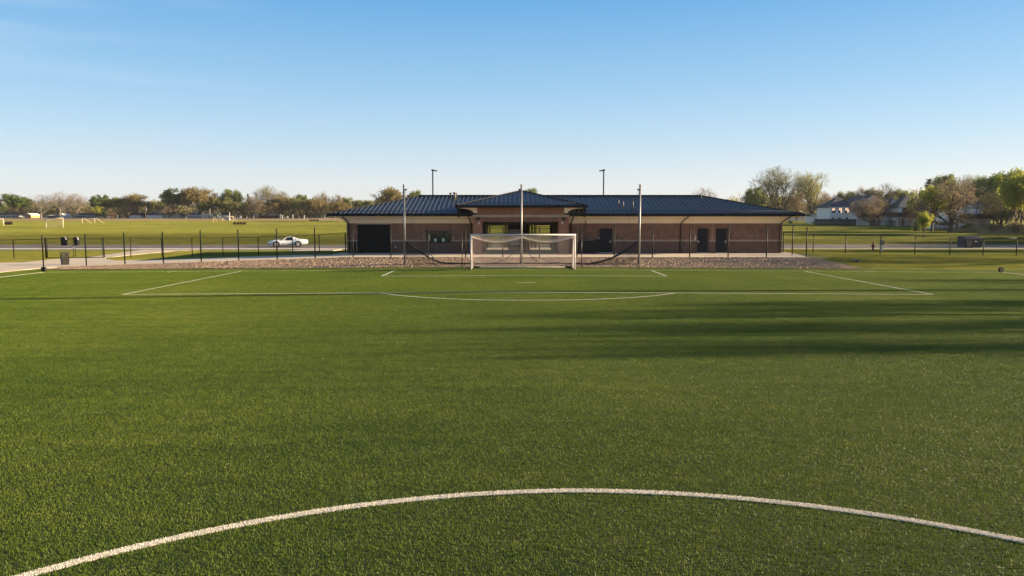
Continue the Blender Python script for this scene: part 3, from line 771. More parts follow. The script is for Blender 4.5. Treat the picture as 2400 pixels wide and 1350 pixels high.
# ---- portico
YP = 66.6
BXL, BXR = xx(1118.5, YP), xx(1322, YP)
zc0, zc1 = zz(509, YP), zz(503, YP); zl = zz(520, YP); ZP = zz(487, YP)
s = MB(); s.box(PIL, PL, YP, YW+t+.05, FZ-.3, zc0); s.box(PR, PIR, YP, YW+t+.05, FZ-.3, zc0)
B(s, 'portico_pier', M_brickp)
s = MB(); s.box(PL, PR, YP+.004, YP+.9, zl, zc0-.002); B(s, 'lintel', M_sold)
s = MB(); s.box(PIL-.03, PIR+.03, YP-.05, YW+.4, zc0, zc1); B(s, 'stone_band', M_stoneband)
s = MB(); s.box(BXL, BXR, YP, YP+4.5, zc1, ZP+.05); B(s, 'portico_wall', M_brickp)
PEY = YP-.75; pxl, pxr = xx(1071, PEY), xx(1373.5, PEY); hwp = (pxr-pxl)/2; pz0, pz1 = P(0, 487, PEY).z, P(0, 481.5, PEY).z
apx = (pxl+pxr)/2; apy = PEY+hwp; apz = P(1218, 447, apy).z
# portico side coves
s = MB(); ov = BXL-pxl-.1; zb_ = zz(499.5, YP)
pf = [(0, zb_), (0, pz0+.01), (ov, pz0+.01)]+[(ov-(ov-.3)*math.sin(i/7*math.pi/2)**1.0, zb_+.02+(pz0-zb_-.06)*math.cos(i/7*math.pi/2)) for i in range(8)]
s.prism([(BXL-u, z) for u, z in pf], 'y', YP-.02, YP+6.5); s.prism([(BXR+u, z) for u, z in pf], 'y', YP-.02, YP+6.5)
B(s, 'portico_cornice', M_stucco)
s = MB(); pe = [(pxl, PEY, pz1), (pxr, PEY, pz1), (pxr, PEY+2*hwp, pz1), (pxl, PEY+2*hwp, pz1), (apx, apy, apz)]
s.add(pe, [(0, 1, 4), (1, 2, 4), (2, 3, 4), (3, 0, 4)]); s.add([(x, y, pz0+.04) for x, y, z in pe[:4]], [(0, 3, 2, 1)])
sl2 = (apz-pz1)/hwp; n2 = Vector((0, -sl2, 1)).normalized(); n3 = Vector((-sl2, 0, 1)).normalized(); n4 = Vector((sl2, 0, 1)).normalized()
x = pxl+.2
while x < pxr-.1:
    run = min(x-pxl, pxr-x); seam(s, (x, PEY+.02, pz1), (x, PEY+run, pz1+run*sl2), n2)
    yy = PEY+(x-pxl); run = min(yy-PEY, PEY+2*hwp-yy)
    seam(s, (pxl+.02, yy, pz1), (pxl+run, yy, pz1+run*sl2), n3); seam(s, (pxr-.02, yy, pz1), (pxr-run, yy, pz1+run*sl2), n4)
    x += .405
pr = B(s, 'portico_roof', M_roof)
s = MB()
for q in range(4): s.bar(Vector(pe[q])+Vector((0, 0, .05)), Vector(pe[4])+Vector((0, 0, .05)), .16, .06)
s.tube([(apx, apy, apz-.1), (apx, apy, apz+.12)], [.28, .1], 8); kid(s, 'ridge_cap', M_gut, pr)
s = MB(); s.box(pxl-.12, pxr+.12, PEY-.12, PEY, pz0, pz1+.03); s.box(pxl-.12, pxl, PEY, PEY+2*hwp, pz0, pz1+.03); s.box(pxr, pxr+.12, PEY, PEY+2*hwp, pz0, pz1+.03)
kid(s, 'gutter', M_gut, pr)
s = MB(); s.tube([(pxl+.9, PEY+.45, pz1+.45*sl2+.12), (pxr-.9, PEY+.45, pz1+.45*sl2+.12)], .022, 5); kid(s, 'snow_rail', M_gut, pr)
for sx in (pxl+.06, pxr-.2):
    s = MB(); s.box(sx, sx+.14, PEY-.06, PEY+.08+.5, ZE1-.3+(.0), pz0+.02); B(s, 'downspout', M_gut)
for px in (1121, 1321):
    p = P(px, 513, YP); s = MB(); s.prism([(YP, p.z-.12), (YP-.17, p.z-.10), (YP-.2, p.z+.02), (YP-.08, p.z+.12), (YP, p.z+.12)], 'x', p.x-.17, p.x+.17); B(s, 'wall_lamp', M_dsp)
# breezeway: floor is the walkway; centre block, lockers, picket gates
YG = YB-.6
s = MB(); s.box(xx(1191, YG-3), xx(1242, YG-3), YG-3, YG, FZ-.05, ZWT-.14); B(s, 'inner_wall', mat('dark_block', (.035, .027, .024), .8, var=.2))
s = MB(); a, b = xx(1193, YG-3.4), xx(1217, YG-3.4); z0, z1 = P(0, 575, YG-3.4).z, P(0, 538.5, YG-3.4).z
n = 9
for i in range(n):
    q = a+(b-a)*i/n; w = (b-a)/n; s.prism([(q, YG-3.15), (q, YG-3.35), (q+w*.25, YG-3.42), (q+w*.65, YG-3.42), (q+w*.85, YG-3.35), (q+w, YG-3.35), (q+w, YG-3.15)], 'z', z0, z1)
s.box(a-.03, b+.03, YG-3.15, YG-3.02, z0-.03, z1+.04)
B(s, 'ribbed_panel', mat('ribbed_metal', (.85, .83, .82), .5))
def picket(x0, x1, zt, n, nm='picket_gate'):
    s = MB(); zb = FZ+.08
    s.box(x0, x0+.06, YG-.03, YG+.03, FZ, zt+.1); s.box(x1-.06, x1, YG-.03, YG+.03, FZ, zt+.1)
    for z in (zb, zt-.02, zt-.22): s.box(x0+.06, x1-.06, YG-.02, YG+.02, z, z+.05)
    for i in range(n):
        q = x0+.06+(x1-x0-.12)*(i+.5)/n; s.box(q-.025, q+.025, YG-.012, YG+.012, zb+.05, zt-.02)
    B(s, nm, M_blk)
zt = P(0, 531, YG).z
picket(xx(1141, YG), xx(1148, YG), zt, 2); picket(xx(1148, YG), xx(1183, YG), zt, 13); picket(xx(1185, YG), xx(1191, YG), zt, 2)
picket(xx(1243, YG), xx(1254, YG), zt, 4); picket(xx(1256, YG), xx(1290, YG), zt, 13)
s = MB(); zb1_ = P(0, 524, YG).z
s.box(xx(1140, YG), xx(1191, YG), YG-.08, YG+.08, zb1_-.22, zb1_); s.box(xx(1242, YG), xx(1293, YG), YG-.08, YG+.08, zb1_-.2, zb1_)
for px in (1142.5, 1185, 1247, 1254, 1291): s.box(xx(px, YG)-.07, xx(px, YG)+.07, YG-.07, YG+.07, FZ, ZWT-.14)
B(s, 'gate_frame', M_blk)

# black screen box and bollards by the wall
s = thing('utility_screen', 'low black metal screen against the brick wall left of the first door', 'screen', (xx(1355), 0, FZ))
s.location = (0, 0, 0)
q = MB(); a, b = xx(1357), xx(1390); z1 = zz(563); q.box(a, b, YW-.9, YW-.86, FZ, z1); q.box(a, a+.04, YW-.86, YW-.02, FZ, z1); q.box(b-.04, b, YW-.86, YW-.02, FZ, z1)
q.build('panel', M_blk, s)
q = MB(); 
for px in (1356.5, 1390.5, 1394): q.box(xx(px)-.05, xx(px)+.05, YW-.95, YW-.85, FZ, z1+.06)
q.build('post', M_blk, s)
q = MB(); q.box(xx(1394), xx(1401), YW-.5, YW-.46, FZ, z1+.1); q.build('side_panel', M_blk, s)
def bollard(px, lab):
    t_ = thing('bollard', lab, 'bollard', (xx(px), YW-.35, FZ), group='bollards guarding the garage door')
    q = MB(); q.tube([(0, 0, 0), (0, 0, .98), (0, 0, 1.04), (0, 0, 1.07)], [.08, .08, .055, .01], 12); q.build('pipe', M_blk, t_)
    q = MB(); q.disc((0, 0, .015), (0, 0, 1), .08, .12, .03, 14); q.build('base_plate', M_blk, t_)
bollard(833, 'black bollard left of the black roll-up door'); bollard(918, 'black bollard right of the black roll-up door')

# ------------------------------------------------------------------ goal
def net(mb, S, nu, nv, sub, r, n=3):
    """diagonal mesh over surface S(u,v), u,v in 0..1; nu x nv cells"""
    for sgn in (1, -1):
        for k in range(-nv, nu+1) if sgn == 1 else range(0, nu+nv+1):
            pts = []
            for j in range(nv*sub+1):
                v = j/sub; u = k+v if sgn == 1 else k-v
                if 0 <= u <= nu: pts.append(S(u/nu, v/nv))
            if len(pts) > 1: mb.tube(pts, r, n, cap=False, sm=False)
goal = thing('soccer_goal', 'large white soccer goal with white diamond net on the turf goal line', 'soccer goal', (0, GY, 0))
GW = 3.72; gd_top, gd_bot = .95, 2.1
q = MB(); q.tube([(-GW, 0, -.02), (-GW, 0, 2.5)], .052, 12); q.build('post', M_white, goal)
q = MB(); q.tube([(GW, 0, -.02), (GW, 0, 2.5)], .052, 12); q.build('post', M_white, goal)
q = MB(); q.tube([(-GW-.06, 0, 2.5), (GW+.06, 0, 2.5)], .052, 12); q.build('crossbar', M_white, goal)
for sx in (-1, 1):
    q = MB(); q.tube([(sx*GW, 0, 2.46), (sx*(GW-.02), gd_top, 2.38), (sx*(GW-.05), gd_bot, .05)], .028, 8); q.tube([(sx*GW, 0, .05), (sx*(GW-.05), gd_bot, .05)], .028, 8)
    q.build('stanchion', M_white, goal)
q = MB(); q.tube([(-GW+.05, gd_bot, .05), (GW-.05, gd_bot, .05)], .025, 8); q.build('ground_bar', M_white, goal)
def swag(u):    # top rear edge of the net
    x = lerp(-GW+.03, GW-.03, u)
    sag = .40*abs(math.sin(math.pi*u*2))**.85*(1 if u < .5 else .95)+.06*math.sin(math.pi*u)
    return Vector((x, gd_top, 2.36-sag))
def S_roof(u, v): a = Vector((lerp(-GW, GW, u), .03, 2.47)); b = swag(u); p = a.lerp(b, v); p.z -= .10*math.sin(math.pi*v); return p
def S_back(u, v): a = swag(u); b = Vector((lerp(-GW+.05, GW-.05, u), gd_bot, .04)); p = a.lerp(b, v); p.y += .15*math.sin(math.pi*v)*(.6+.4*math.sin(9*u)); return p
def S_side(sx): return lambda u, v: Vector((sx*(GW-.02*v+.03*math.sin(5*v)*math.sin(3*u)), lerp(.02, lerp(gd_top, gd_bot, v), u), lerp(2.42-.12*u, .05, v)))
q = MB(); net(q, S_roof, 56, 7, 2, .0095); net(q, S_back, 48, 16, 1, .0040)
for sx in (-1, 1): net(q, S_side(sx), 13, 18, 1, .007)
q.build('net', M_netw, goal, fix=False)
q = MB(); q.tube([swag(i/60) for i in range(61)], .055, 6); q.tube([swag(i/60)+Vector((0, .02, -.035-.02*math.sin(i))) for i in range(61)], .028, 5); q.build('net_cord', M_netw, goal)
q = MB()
for sx in (-1, 1): q.box(min(sx*GW, sx*(GW-.55)), max(sx*GW, sx*(GW-.55)), gd_bot-.15, gd_bot+.2, -.02, .12)
q.build('ballast', M_rub, goal)

# ------------------------------------------------------------------ ball-stop net, tall poles
YT = 57.9
tp = []
for i, (px, nm) in enumerate(((948, 'left'), (1222, 'middle'), (1498.5, 'right'))):
    x = PX(px, YT, 2); zb = G(x, YT); zt = P(px, 433.5, YT).z
    lab = ['tall silver net pole left of the goal', 'tall silver net pole directly behind the goal centre', 'tall silver net pole right of the goal'][i]
    t_ = thing('net_pole', lab, 'pole', (x, YT, zb), group='tall silver poles of the ball-stop net')
    q = MB(); q.tube([(0, 0, -.1), (0, 0, zt-zb)], .075, 12); q.build('mast', M_galv, t_)
    q = MB(); q.tube([(0, 0, zt-zb), (0, 0, zt-zb+.06)], [.085, .05], 12); q.build('cap', M_galv, t_)
    q = MB(); hx = .18 if i == 0 else -.16
    q.tube([(0, 0, zt-zb-.35), (hx, 0, zt-zb-.33)], .03, 6); q.disc((hx, -.03, zt-zb-.35), (0, 1, 0), .01, .07, .05, 10); q.build('pulley', M_blk, t_)
    q = MB(); q.tube([(hx*.7, -.05, zt-zb-.4), (hx*.6, -.05, .5), (hx*.5, -.04, .1)], .013, 5); q.build('halyard', M_rope, t_)
    tp.append((x, zb, zt))
def netpt(px, py, Y): return P(px, py, Y)
lower = [(951, 566), (966, 576), (982, 588), (1000, 600), (1017, 609), (1034, 615), (1060, 619), (1100, 620), (1160, 620), (1222, 619.5), (1290, 620), (1350, 620), (1385, 618), (1410, 613), (1432, 606), (1455, 594), (1475, 580), (1494, 567)]
def onbank(px, py):
    p = P(px, py, YT); gz = G(p.x, p.y)+.08
    if p.z < gz: p.z = gz
    return p
t_ = thing('ball_stop_net', 'dropped black ball-stop net sagging between the tall silver poles onto the stones', 'net', (0, 0, 0))
pts = [onbank(*p) for p in lower]
q = MB(); rg = hash_rng(3)
for k in range(5):
    q.tube([p+Vector((0, rg.uniform(-.06, .06), rg.uniform(-.05, .05))) for p in pts], [rg.uniform(.02, .05) for _ in pts], 6)
q.build('bunched_net', M_netb, t_)
q = MB()
def SL(seq, depth):
    ps = [onbank(*p) for p in seq]
    def f(u, v):
        k = u*(len(ps)-1); i = min(int(k), len(ps)-2); p = ps[i].lerp(ps[i+1], k-i)
        return Vector((p.x, p.y-.12*v, max(G(p.x, p.y)+.06, p.z-depth*v)))
    return f
net(q, SL(lower[:7], 1.3), 34, 12, 1, .009); q.build('hanging_mesh', M_netb, t_, fix=False)
q = MB(); net(q, SL(lower[-6:], 1.3), 30, 12, 1, .009); q.build('hanging_mesh', M_netb, t_, fix=False)
q = MB()
for seq in (((990, 580), (1002, 592), (1017, 604), (1034, 615)), ((1201, 595), (1188, 605), (1172, 612), (1158, 618)), ((1238, 594), (1248, 604), (1258, 612), (1272, 618)), ((1468, 588), (1440, 600), (1425, 607), (1408, 614)),
            ((1062, 619), (1120, 617), (1180, 616.5), (1222, 619))):
    q.tube([onbank(*p) for p in seq], .022, 5)
q.build('drawstring', M_rope, t_)
q = MB(); a = Vector((tp[0][0]+.18, YT, tp[0][2]-.4)); q.tube([a, P(956, 464, YT), P(961, 490, YT), P(971, 520, YT), P(990, 580, YT)], .008, 4)
a = Vector((tp[2][0]-.16, YT, tp[2][2]-.4)); q.tube([a, P(1490, 466, YT), P(1478, 500, YT), P(1468, 540, YT), P(1455, 590, YT)], .008, 4)
q.build('hoist_line', M_rope, t_)
for px, lab in ((1083.3, 'slim dark post standing at the turf edge left of the goal'), (1363, 'slim dark post standing at the turf edge right of the goal')):
    Y = 56.2; x = PX(px, Y, 1); zb = G(x, Y); zt = P(px, 541.5, Y).z
    t_ = thing('slim_post', lab, 'post', (x, Y, zb), group='slim posts beside the goal')
    q = MB(); q.tube([(0, 0, -.05), (0, 0, zt-zb)], .028, 8); q.build('shaft', M_dsp, t_)
    q = MB(); q.tube([(0, 0, zt-zb-.02), (0, 0, zt-zb+.03)], [.04, .03], 8); q.build('cap', M_dsp, t_)

# ------------------------------------------------------------------ black fence posts along the walkway edge
ords = ['first', 'second', 'third', 'fourth', 'fifth', 'sixth', 'seventh', 'eighth', 'ninth', 'tenth', 'eleventh', 'twelfth', 'thirteenth', 'fourteenth', 'fifteenth', 'sixteenth', 'seventeenth', 'eighteenth', 'nineteenth', 'twentieth', 'twenty-first', 'twenty-second']
fp = [(102, 625, 553), (202.5, 620, 549.5), (293, 617.5, 546), (383.5, 615, 543.5), (472, 612, 541), (560, 610, 539), (650, 607, 537), (739, 604.5, 535), (828, 603.4, 533), (916.5, 603.4, 533), (1004, 603.4, 533), (1091.5, 603.6, 533),
      (1178.5, 603.8, 533), (1264, 603.8, 533), (1352, 603.8, 533), (1439.5, 603.8, 533), (1528.5, 603.8, 533), (1616, 603.8, 533), (1706, 603.8, 533), (1795.5, 603.8, 533), (1889, 604, 533)]
for i, (px, pyb, pyt) in enumerate(fp):
    Y = edgeY(PX(px, 60.5))+.15; x = PX(px, Y, 0); zb = G(x, Y)+.05; zt = P(px, pyt, Y).z
    near = {0: ', beside the grey rubber wheel', 1: ', right of the grey litter bin', 8: ', left of the roll-up door', 20: ', at the slab corner'}.get(i, '')
    t_ = thing('fence_post', ords[i]+' tall black post from the left'+near, 'fence post', (x, Y, zb), group='tall black posts along the walkway edge')
    q = MB(); q.tube([(0, 0, -.1), (0, 0, zt-zb)], .048, 10); q.build('shaft', M_blk, t_)
    q = MB(); q.tube([(0, 0, zt-zb), (0, 0, zt-zb+.05)], [.054, .02], 10); q.build('cap', M_blk, t_)
Y = 64.6; x = PX(1856, Y, 0); t_ = thing('fence_post', 'tall black post set back on the slab near the pavilion right corner', 'fence post', (x, Y, PADZ), group='tall black posts along the walkway edge')
zt = P(1857, 529.5, Y).z; q = MB(); q.tube([(0, 0, -.1), (0, 0, zt-PADZ)], .048, 10); q.build('shaft', M_blk, t_); q = MB(); q.tube([(0, 0, zt-PADZ), (0, 0, zt-PADZ+.05)], [.054, .02], 10); q.build('cap', M_blk, t_)

# ------------------------------------------------------------------ chain-link fences
def chain(t_, a, b, h, cell=.14):
    a = Vector(a); b = Vector(b); L = (b-a).length; q = MB()
    nu = max(2, round(L/cell)); nv = max(2, round(h/cell))
    S = lambda u, v: a.lerp(b, u)+Vector((0, 0, .04+(h-.08)*v))
    for sgn in (1, -1):
        for k in range(-nv, nu+nv+1):
            u0, v0 = k, 0; u1, v1 = k+sgn*nv, nv
            # clip to 0..nu
            def cl(u0, v0, u1, v1):
                t0, t1 = 0, 1; du = u1-u0
                for lim, s in ((0, 1), (nu, -1)):
                    f0 = s*(u0-lim); f1 = s*(u1-lim)
                    if f0 < 0 and f1 < 0: return None
                    if f0 < 0: t0 = max(t0, f0/(f0-f1))
                    if f1 < 0: t1 = min(t1, f0/(f0-f1))
                return None if t1 <= t0 else (u0+du*t0, v0+(v1-v0)*t0, u0+du*t1, v0+(v1-v0)*t1)
            c = cl(u0, v0, u1, v1)
            if c: q.tube([S(c[0]/nu, c[1]/nv), S(c[2]/nu, c[3]/nv)], .0026, 3, cap=False, sm=False)
    return q
def fence(name, lab, pts, pxh, mi_skip=()):
    t_ = thing(name, lab, 'fence', (0, 0, 0)); rail = MB(); mesh = MB()
    for i, (p, h) in enumerate(zip(pts, pxh)):
        q = MB(); q.tube([(p[0], p[1], p[2]-.1), (p[0], p[1], p[2]+h+.03)], .04 if 0 < i < len(pts)-1 else .055, 8); q.build('post', M_blk, t_)
    for i in range(len(pts)-1):
        if i in mi_skip: continue
        a, b = Vector(pts[i]), Vector(pts[i+1])
        rail.tube([a+Vector((0, 0, pxh[i])), b+Vector((0, 0, pxh[i+1]))], .026, 6)
        m_ = chain(t_, a, b, (pxh[i]+pxh[i+1])/2); k = len(mesh.v); mesh.v += m_.v; mesh.f += [tuple(k+j for j in f) for f in m_.f]; mesh.m += m_.m; mesh.sm += m_.sm
    rail.build('top_rail', M_blk, t_); mesh.build('wire_mesh', M_blk, t_, fix=False)
    return t_
def fpts(lst, Ys):
    o = []; hs = []
    for (px, pb, pt), Y in zip(lst, Ys):
        x = PX(px, Y, 0); z = P(px, pb, Y).z; o.append((x, Y, max(z, G(x, Y)) if abs(z-G(x, Y)) < .35 else G(x, Y))); hs.append(P(px, pt, Y).z-o[-1][2])
    return o, hs
o_, h_ = fpts([(-110, 611, 565), (-40, 609, 563.5), (33, 608, 562), (109, 606.5, 560)], [70.5, 70.7, 70.9, 71.1])
fence('chain_link_fence', 'black chain-link fence left of the double gate', o_, h_)
o_, h_ = fpts([(244, 604, 557.5), (307, 603, 557.5), (380, 602.5, 557.5), (451, 601.5, 557.5), (523, 600.5, 557), (606, 599.5, 556), (686.5, 597, 553.5), (749, 594.5, 550), (810.5, 591, 545.5)], [71.6, 71.9, 72.2, 72.4, 72.4, 72.2, 71.6, 70.8, 69.6])
fence('chain_link_fence', 'black chain-link fence between the double gate and the pavilion', o_, h_)
o_, h_ = fpts([(1835, 592, 545), (1905, 594, 548.5), (1980.5, 595, 550), (2062, 598, 551.5), (2143, 600, 554), (2225, 601, 556), (2303, 603, 557.5), (2381, 604, 558), (2460, 606, 559), (2540, 607, 560)], [69.5, 68.6, 67.6, 66.8, 66.2, 65.8, 65.5, 65.3, 65.2, 65.1])
fence('chain_link_fence', 'black chain-link fence right of the pavilion', o_, h_)
# double gate
gt = thing('double_gate', 'black double swing gate frame over the concrete path', 'gate', (0, 0, 0))
ga = P(112, 606.5, 71.2); gb = P(240.5, 604, 71.5); ga.z = G(ga.x, ga.y)+.08; gb.z = G(gb.x, gb.y)+.08; hg = 1.82
mid = ga.lerp(gb, .485)
for (a, b) in ((ga, mid-Vector((.06, 0, 0))), (mid+Vector((.1, 0, 0)), gb)):
    q = MB(); up = Vector((0, 0, 1)); q.tube([a, a+up*hg, b+up*hg, b, a], .03, 6); q.tube([a+up*hg*.5, b+up*hg*.5], .024, 6)
    lf = q.build('gate_leaf', M_blk, gt); m_ = chain(gt, a, b, hg); m_.build('wire_mesh', M_blk, lf, fix=False)
q = MB(); q.tube([(ga.x-.15, ga.y, ga.z-.1), (ga.x-.15, ga.y, ga.z+hg+.08)], .07, 8); q.build('hinge_post', M_blk, gt)
q = MB(); q.tube([(gb.x+.15, gb.y, gb.z-.1), (gb.x+.15, gb.y, gb.z+hg+.12)], .07, 8); q.build('hinge_post', M_blk, gt)
q = MB(); q.box(mid.x-.08, mid.x+.12, mid.y-.05, mid.y+.05, mid.z+.92, mid.z+1.02); q.build('latch', M_steel, gt)

# ------------------------------------------------------------------ litter bin, wheels, small things on the lawn
p = ground_at(153, 621.5); p.z += .05
t_ = thing('litter_bin', 'grey square litter bin with hooded top on the walkway by the gate', 'litter bin', tuple(p), R(42))
M_bin = mat('bin_grey', (.026, .024, .022), .7, var=.1, spec=.2); M_bind = mat('bin_dark', (.02, .02, .02), .7)
q = MB(); w = .28
q.add([(x*w*s, y*w*s, z) for z, s in ((0, .88), (.66, 1.0)) for x, y in ((-1, -1), (1, -1), (1, 1), (-1, 1))], [(0, 1, 5, 4), (1, 2, 6, 5), (2, 3, 7, 6), (3, 0, 4, 7), (0, 3, 2, 1), (4, 5, 6, 7)])
q.build('body', M_bin, t_)
q = MB()
for sx in (-1, 1):
    for sy in (-1, 1): q.box(sx*w-.03*(sx > 0)-.0*(sx < 0), sx*w+.03*(sx < 0), sy*w-.03*(sy > 0), sy*w+.03*(sy < 0), .662, .99)
q.box(-w, w, -w, w, .99, 1.04); q.box(-w+.03, w-.03, -w, -w+.02, .665, .72); q.box(-w+.03, w-.03, -w, -w+.02, .93, .989); q.box(-w+.03, -.02, -w, -w+.02, .72, .93); q.box(.12, w-.03, -w, -w+.02, .72, .93); q.box(-w, -w+.02, -w+.03, w-.03, .663, .8); q.box(w-.02, w, -w+.03, w-.03, .663, .8)
q.build('hood', mat('bin_olive', (.042, .040, .028), .7, spec=.2), t_)
q = MB(); q.box(-w+.05, w-.05, -w+.05, w-.05, .662, .9); q.build('liner', M_bind, t_)
def wheel_thing(px, py, lab, yaw, m2):
    p = ground_at(px, py); t_ = thing('rubber_wheel', lab, 'wheel', (p.x, p.y, p.z+.02), yaw); t_.scale = (.88, .88, .88)
    q = MB(); q.disc((0, 0, .21), (0, 1, 0), .10 if m2 is not M_rub else .002, .205, .17, 26)
    q.build('tyre', M_rub, t_); q = MB(); q.disc((0, 0, .21), (0, 1, 0), .045, .10, .12, 20); q.build('hub', m2, t_)
wheel_thing(103, 637.5, 'grey-hubbed rubber wheel at the left corner of the pitch', R(-10), mat('hub_grey', (.07, .07, .075), .5))
wheel_thing(2346, 639.5, 'solid black rubber wheel at the right corner of the pitch', R(10), M_rub)
# far black bins beside the road with pale bags on top
for px, w_, lab in ((151, .58, 'black bin left of the gate centre beside the road, pale bag on its lid'), (180, .5, 'black bin right of the gate centre beside the road, white bag at its side')):
    p = ground_at(px, 576); t_ = thing('roadside_bin', lab, 'bin', tuple(p), 0, 'black bins beside the road')
    q = MB(); q.add([(x*w_/2*s, y*w_/2*s, z) for z, s in ((0, .9), (.95, 1.0)) for x, y in ((-1, -1), (1, -1), (1, 1), (-1, 1))], [(0, 1, 5, 4), (1, 2, 6, 5), (2, 3, 7, 6), (3, 0, 4, 7), (0, 3, 2, 1), (4, 5, 6, 7)]); q.build('body', M_blk, t_)
    q = MB(); q.prism([(-w_/2-.03, .95), (w_/2+.03, .95), (w_/2+.02, 1.02), (0, 1.1), (-w_/2-.02, 1.02)], 'x', -w_/2-.03, w_/2+.03); q.build('lid', M_blk, t_)
    q = MB(); q.tube([(w_*.4, -.1, .70), (w_*.45, -.12, .85), (w_*.3, -.1, 1.04), (w_*.2, -.08, 1.09)], [.03, .12, .13, .03], 7); q.build('bag', M_whitepl, t_)
# hydrant
p = ground_at(2046, 587.5); t_ = thing('fire_hydrant', 'dark red fire hydrant on the lawn before the road', 'fire hydrant', tuple(p))
M_red = mat('hydrant_red', (.20, .022, .02), .45, var=.15)
q = MB(); q.tube([(0, 0, 0), (0, 0, .03), (0, 0, .031), (0, 0, .5), (0, 0, .52), (0, 0, .56), (0, 0, .58), (0, 0, .68), (0, 0, .74), (0, 0, .80)], [.16, .16, .105, .105, .14, .14, .12, .10, .05, .03], 14); q.build('barrel', M_red, t_)
q = MB(); q.tube([(.09, 0, .42), (.2, 0, .42)], .055, 10); q.tube([(.2, 0, .42), (.23, 0, .42)], .07, 6); q.tube([(0, -.09, .38), (0, -.19, .38)], .075, 10); q.tube([(-.09, 0, .42), (-.2, 0, .42)], .055, 10); q.build('outlet', M_red, t_)
q = MB(); q.tube([(0, 0, .8), (0, 0, .86)], .03, 5); q.build('operating_nut', M_red, t_)
# utility box on white post
p = ground_at(2066, 590.5); t_ = thing('utility_box', 'grey-green utility box on a white post beside the hydrant', 'utility box', tuple(p))
q = MB(); q.box(-.05, .05, -.05, .05, 0, .7); q.build('post', M_whitepl, t_)
q = MB(); q.box(-.17, .17, -.1, .1, .68, 1.06); q.prism([(-.12, 1.06), (.12, 1.06), (0, 1.12)], 'x', -.19, .19); q.build('cabinet', mat('box_green', (.16, .19, .15), .5), t_)
q = MB(); q.box(.0, .06, -.112, -.10, .82, .9); q.build('dial', M_blk, t_)
q = MB(); q.box(-.13, -.05, -.06, .06, 1.10, 1.2); q.box(.06, .12, -.05, .05, 1.10, 1.17); q.build('fitting', M_galv, t_)
# dumpster
p = ground_at(2271, 581.5); t_ = thing('dumpster', 'dark blue-black steel dumpster with sloped lid across the road', 'dumpster', (p.x, p.y, p.z), R(6)); t_.scale = (.84, .9, .95)
M_dump = mat('dumpster_paint', (.022, .026, .034), .5, var=.35, vscale=2)
q = MB(); q.prism([(-.8, .12), (.8, .12), (.85, 1.35), (-.85, 1.1)], 'x', -1.15, 1.15)
q.build('body', M_dump, t_)
q = MB(); q.prism([(-.87, 1.12), (.87, 1.37), (.87, 1.42), (-.2, 1.50), (-.9, 1.17)], 'x', -1.18, 1.18); q.build('lid', mat('dumpster_lid', (.03, .025, .035), .5), t_)
q = MB()
for sx in (-1, 1): q.box(sx*1.18-.06, sx*1.18+.06, -.6, .6, .7, .85)
for x in (-1.15, -.4, .4, 1.1): q.box(x, x+.05, -.88, -.8, .14, 1.1)
q.build('side_pocket', M_dump, t_)
q = MB(); q.prism([(.05, .86), (.12, .78), (.42, .77), (.5, .86), (.38, .9), (.18, .92)], 'y', -.905, -.885); q.build('sticker', M_whitepl, t_)
q = MB(); q.prism([(-1.1, .2), (-.55, .2), (-.25, .55), (-.45, .6), (-.3, .95), (-1.1, 1.0)], 'y', -.90, -.88); q.build('worn_panel', mat('dump_rust', (.10, .085, .08), .8, var=.4, vscale=4), t_)
q = MB()
for x, y in ((-1, -.6), (1, -.6), (-1, .6), (1, .6)): q.disc((x*.95, y, .08), (1, 0, 0), .01, .08, .06, 12)
q.build('caster', M_rub, t_)
# pale gravel pile at far right beyond fence
# concrete drain box
p = ground_at(2007, 614.5); t_ = thing('drain_box', 'small concrete drain box with dark opening at the end of the gravel bank', 'drain', tuple(p), R(-8))
q = MB(); q.box(-.22, .22, -.12, .25, -.05, .04); q.box(-.22, -.17, -.12, .25, .04, .16); q.box(.17, .22, -.12, .25, .04, .16); q.box(-.22, .22, -.12, .25, .16, .2); q.box(-.17, .17, .2, .25, .04, .16); q.build('casing', M_stoneband, t_)
q = MB(); q.box(-.17, .17, .1, .12, .04, .16); q.build('opening', M_blk, t_)

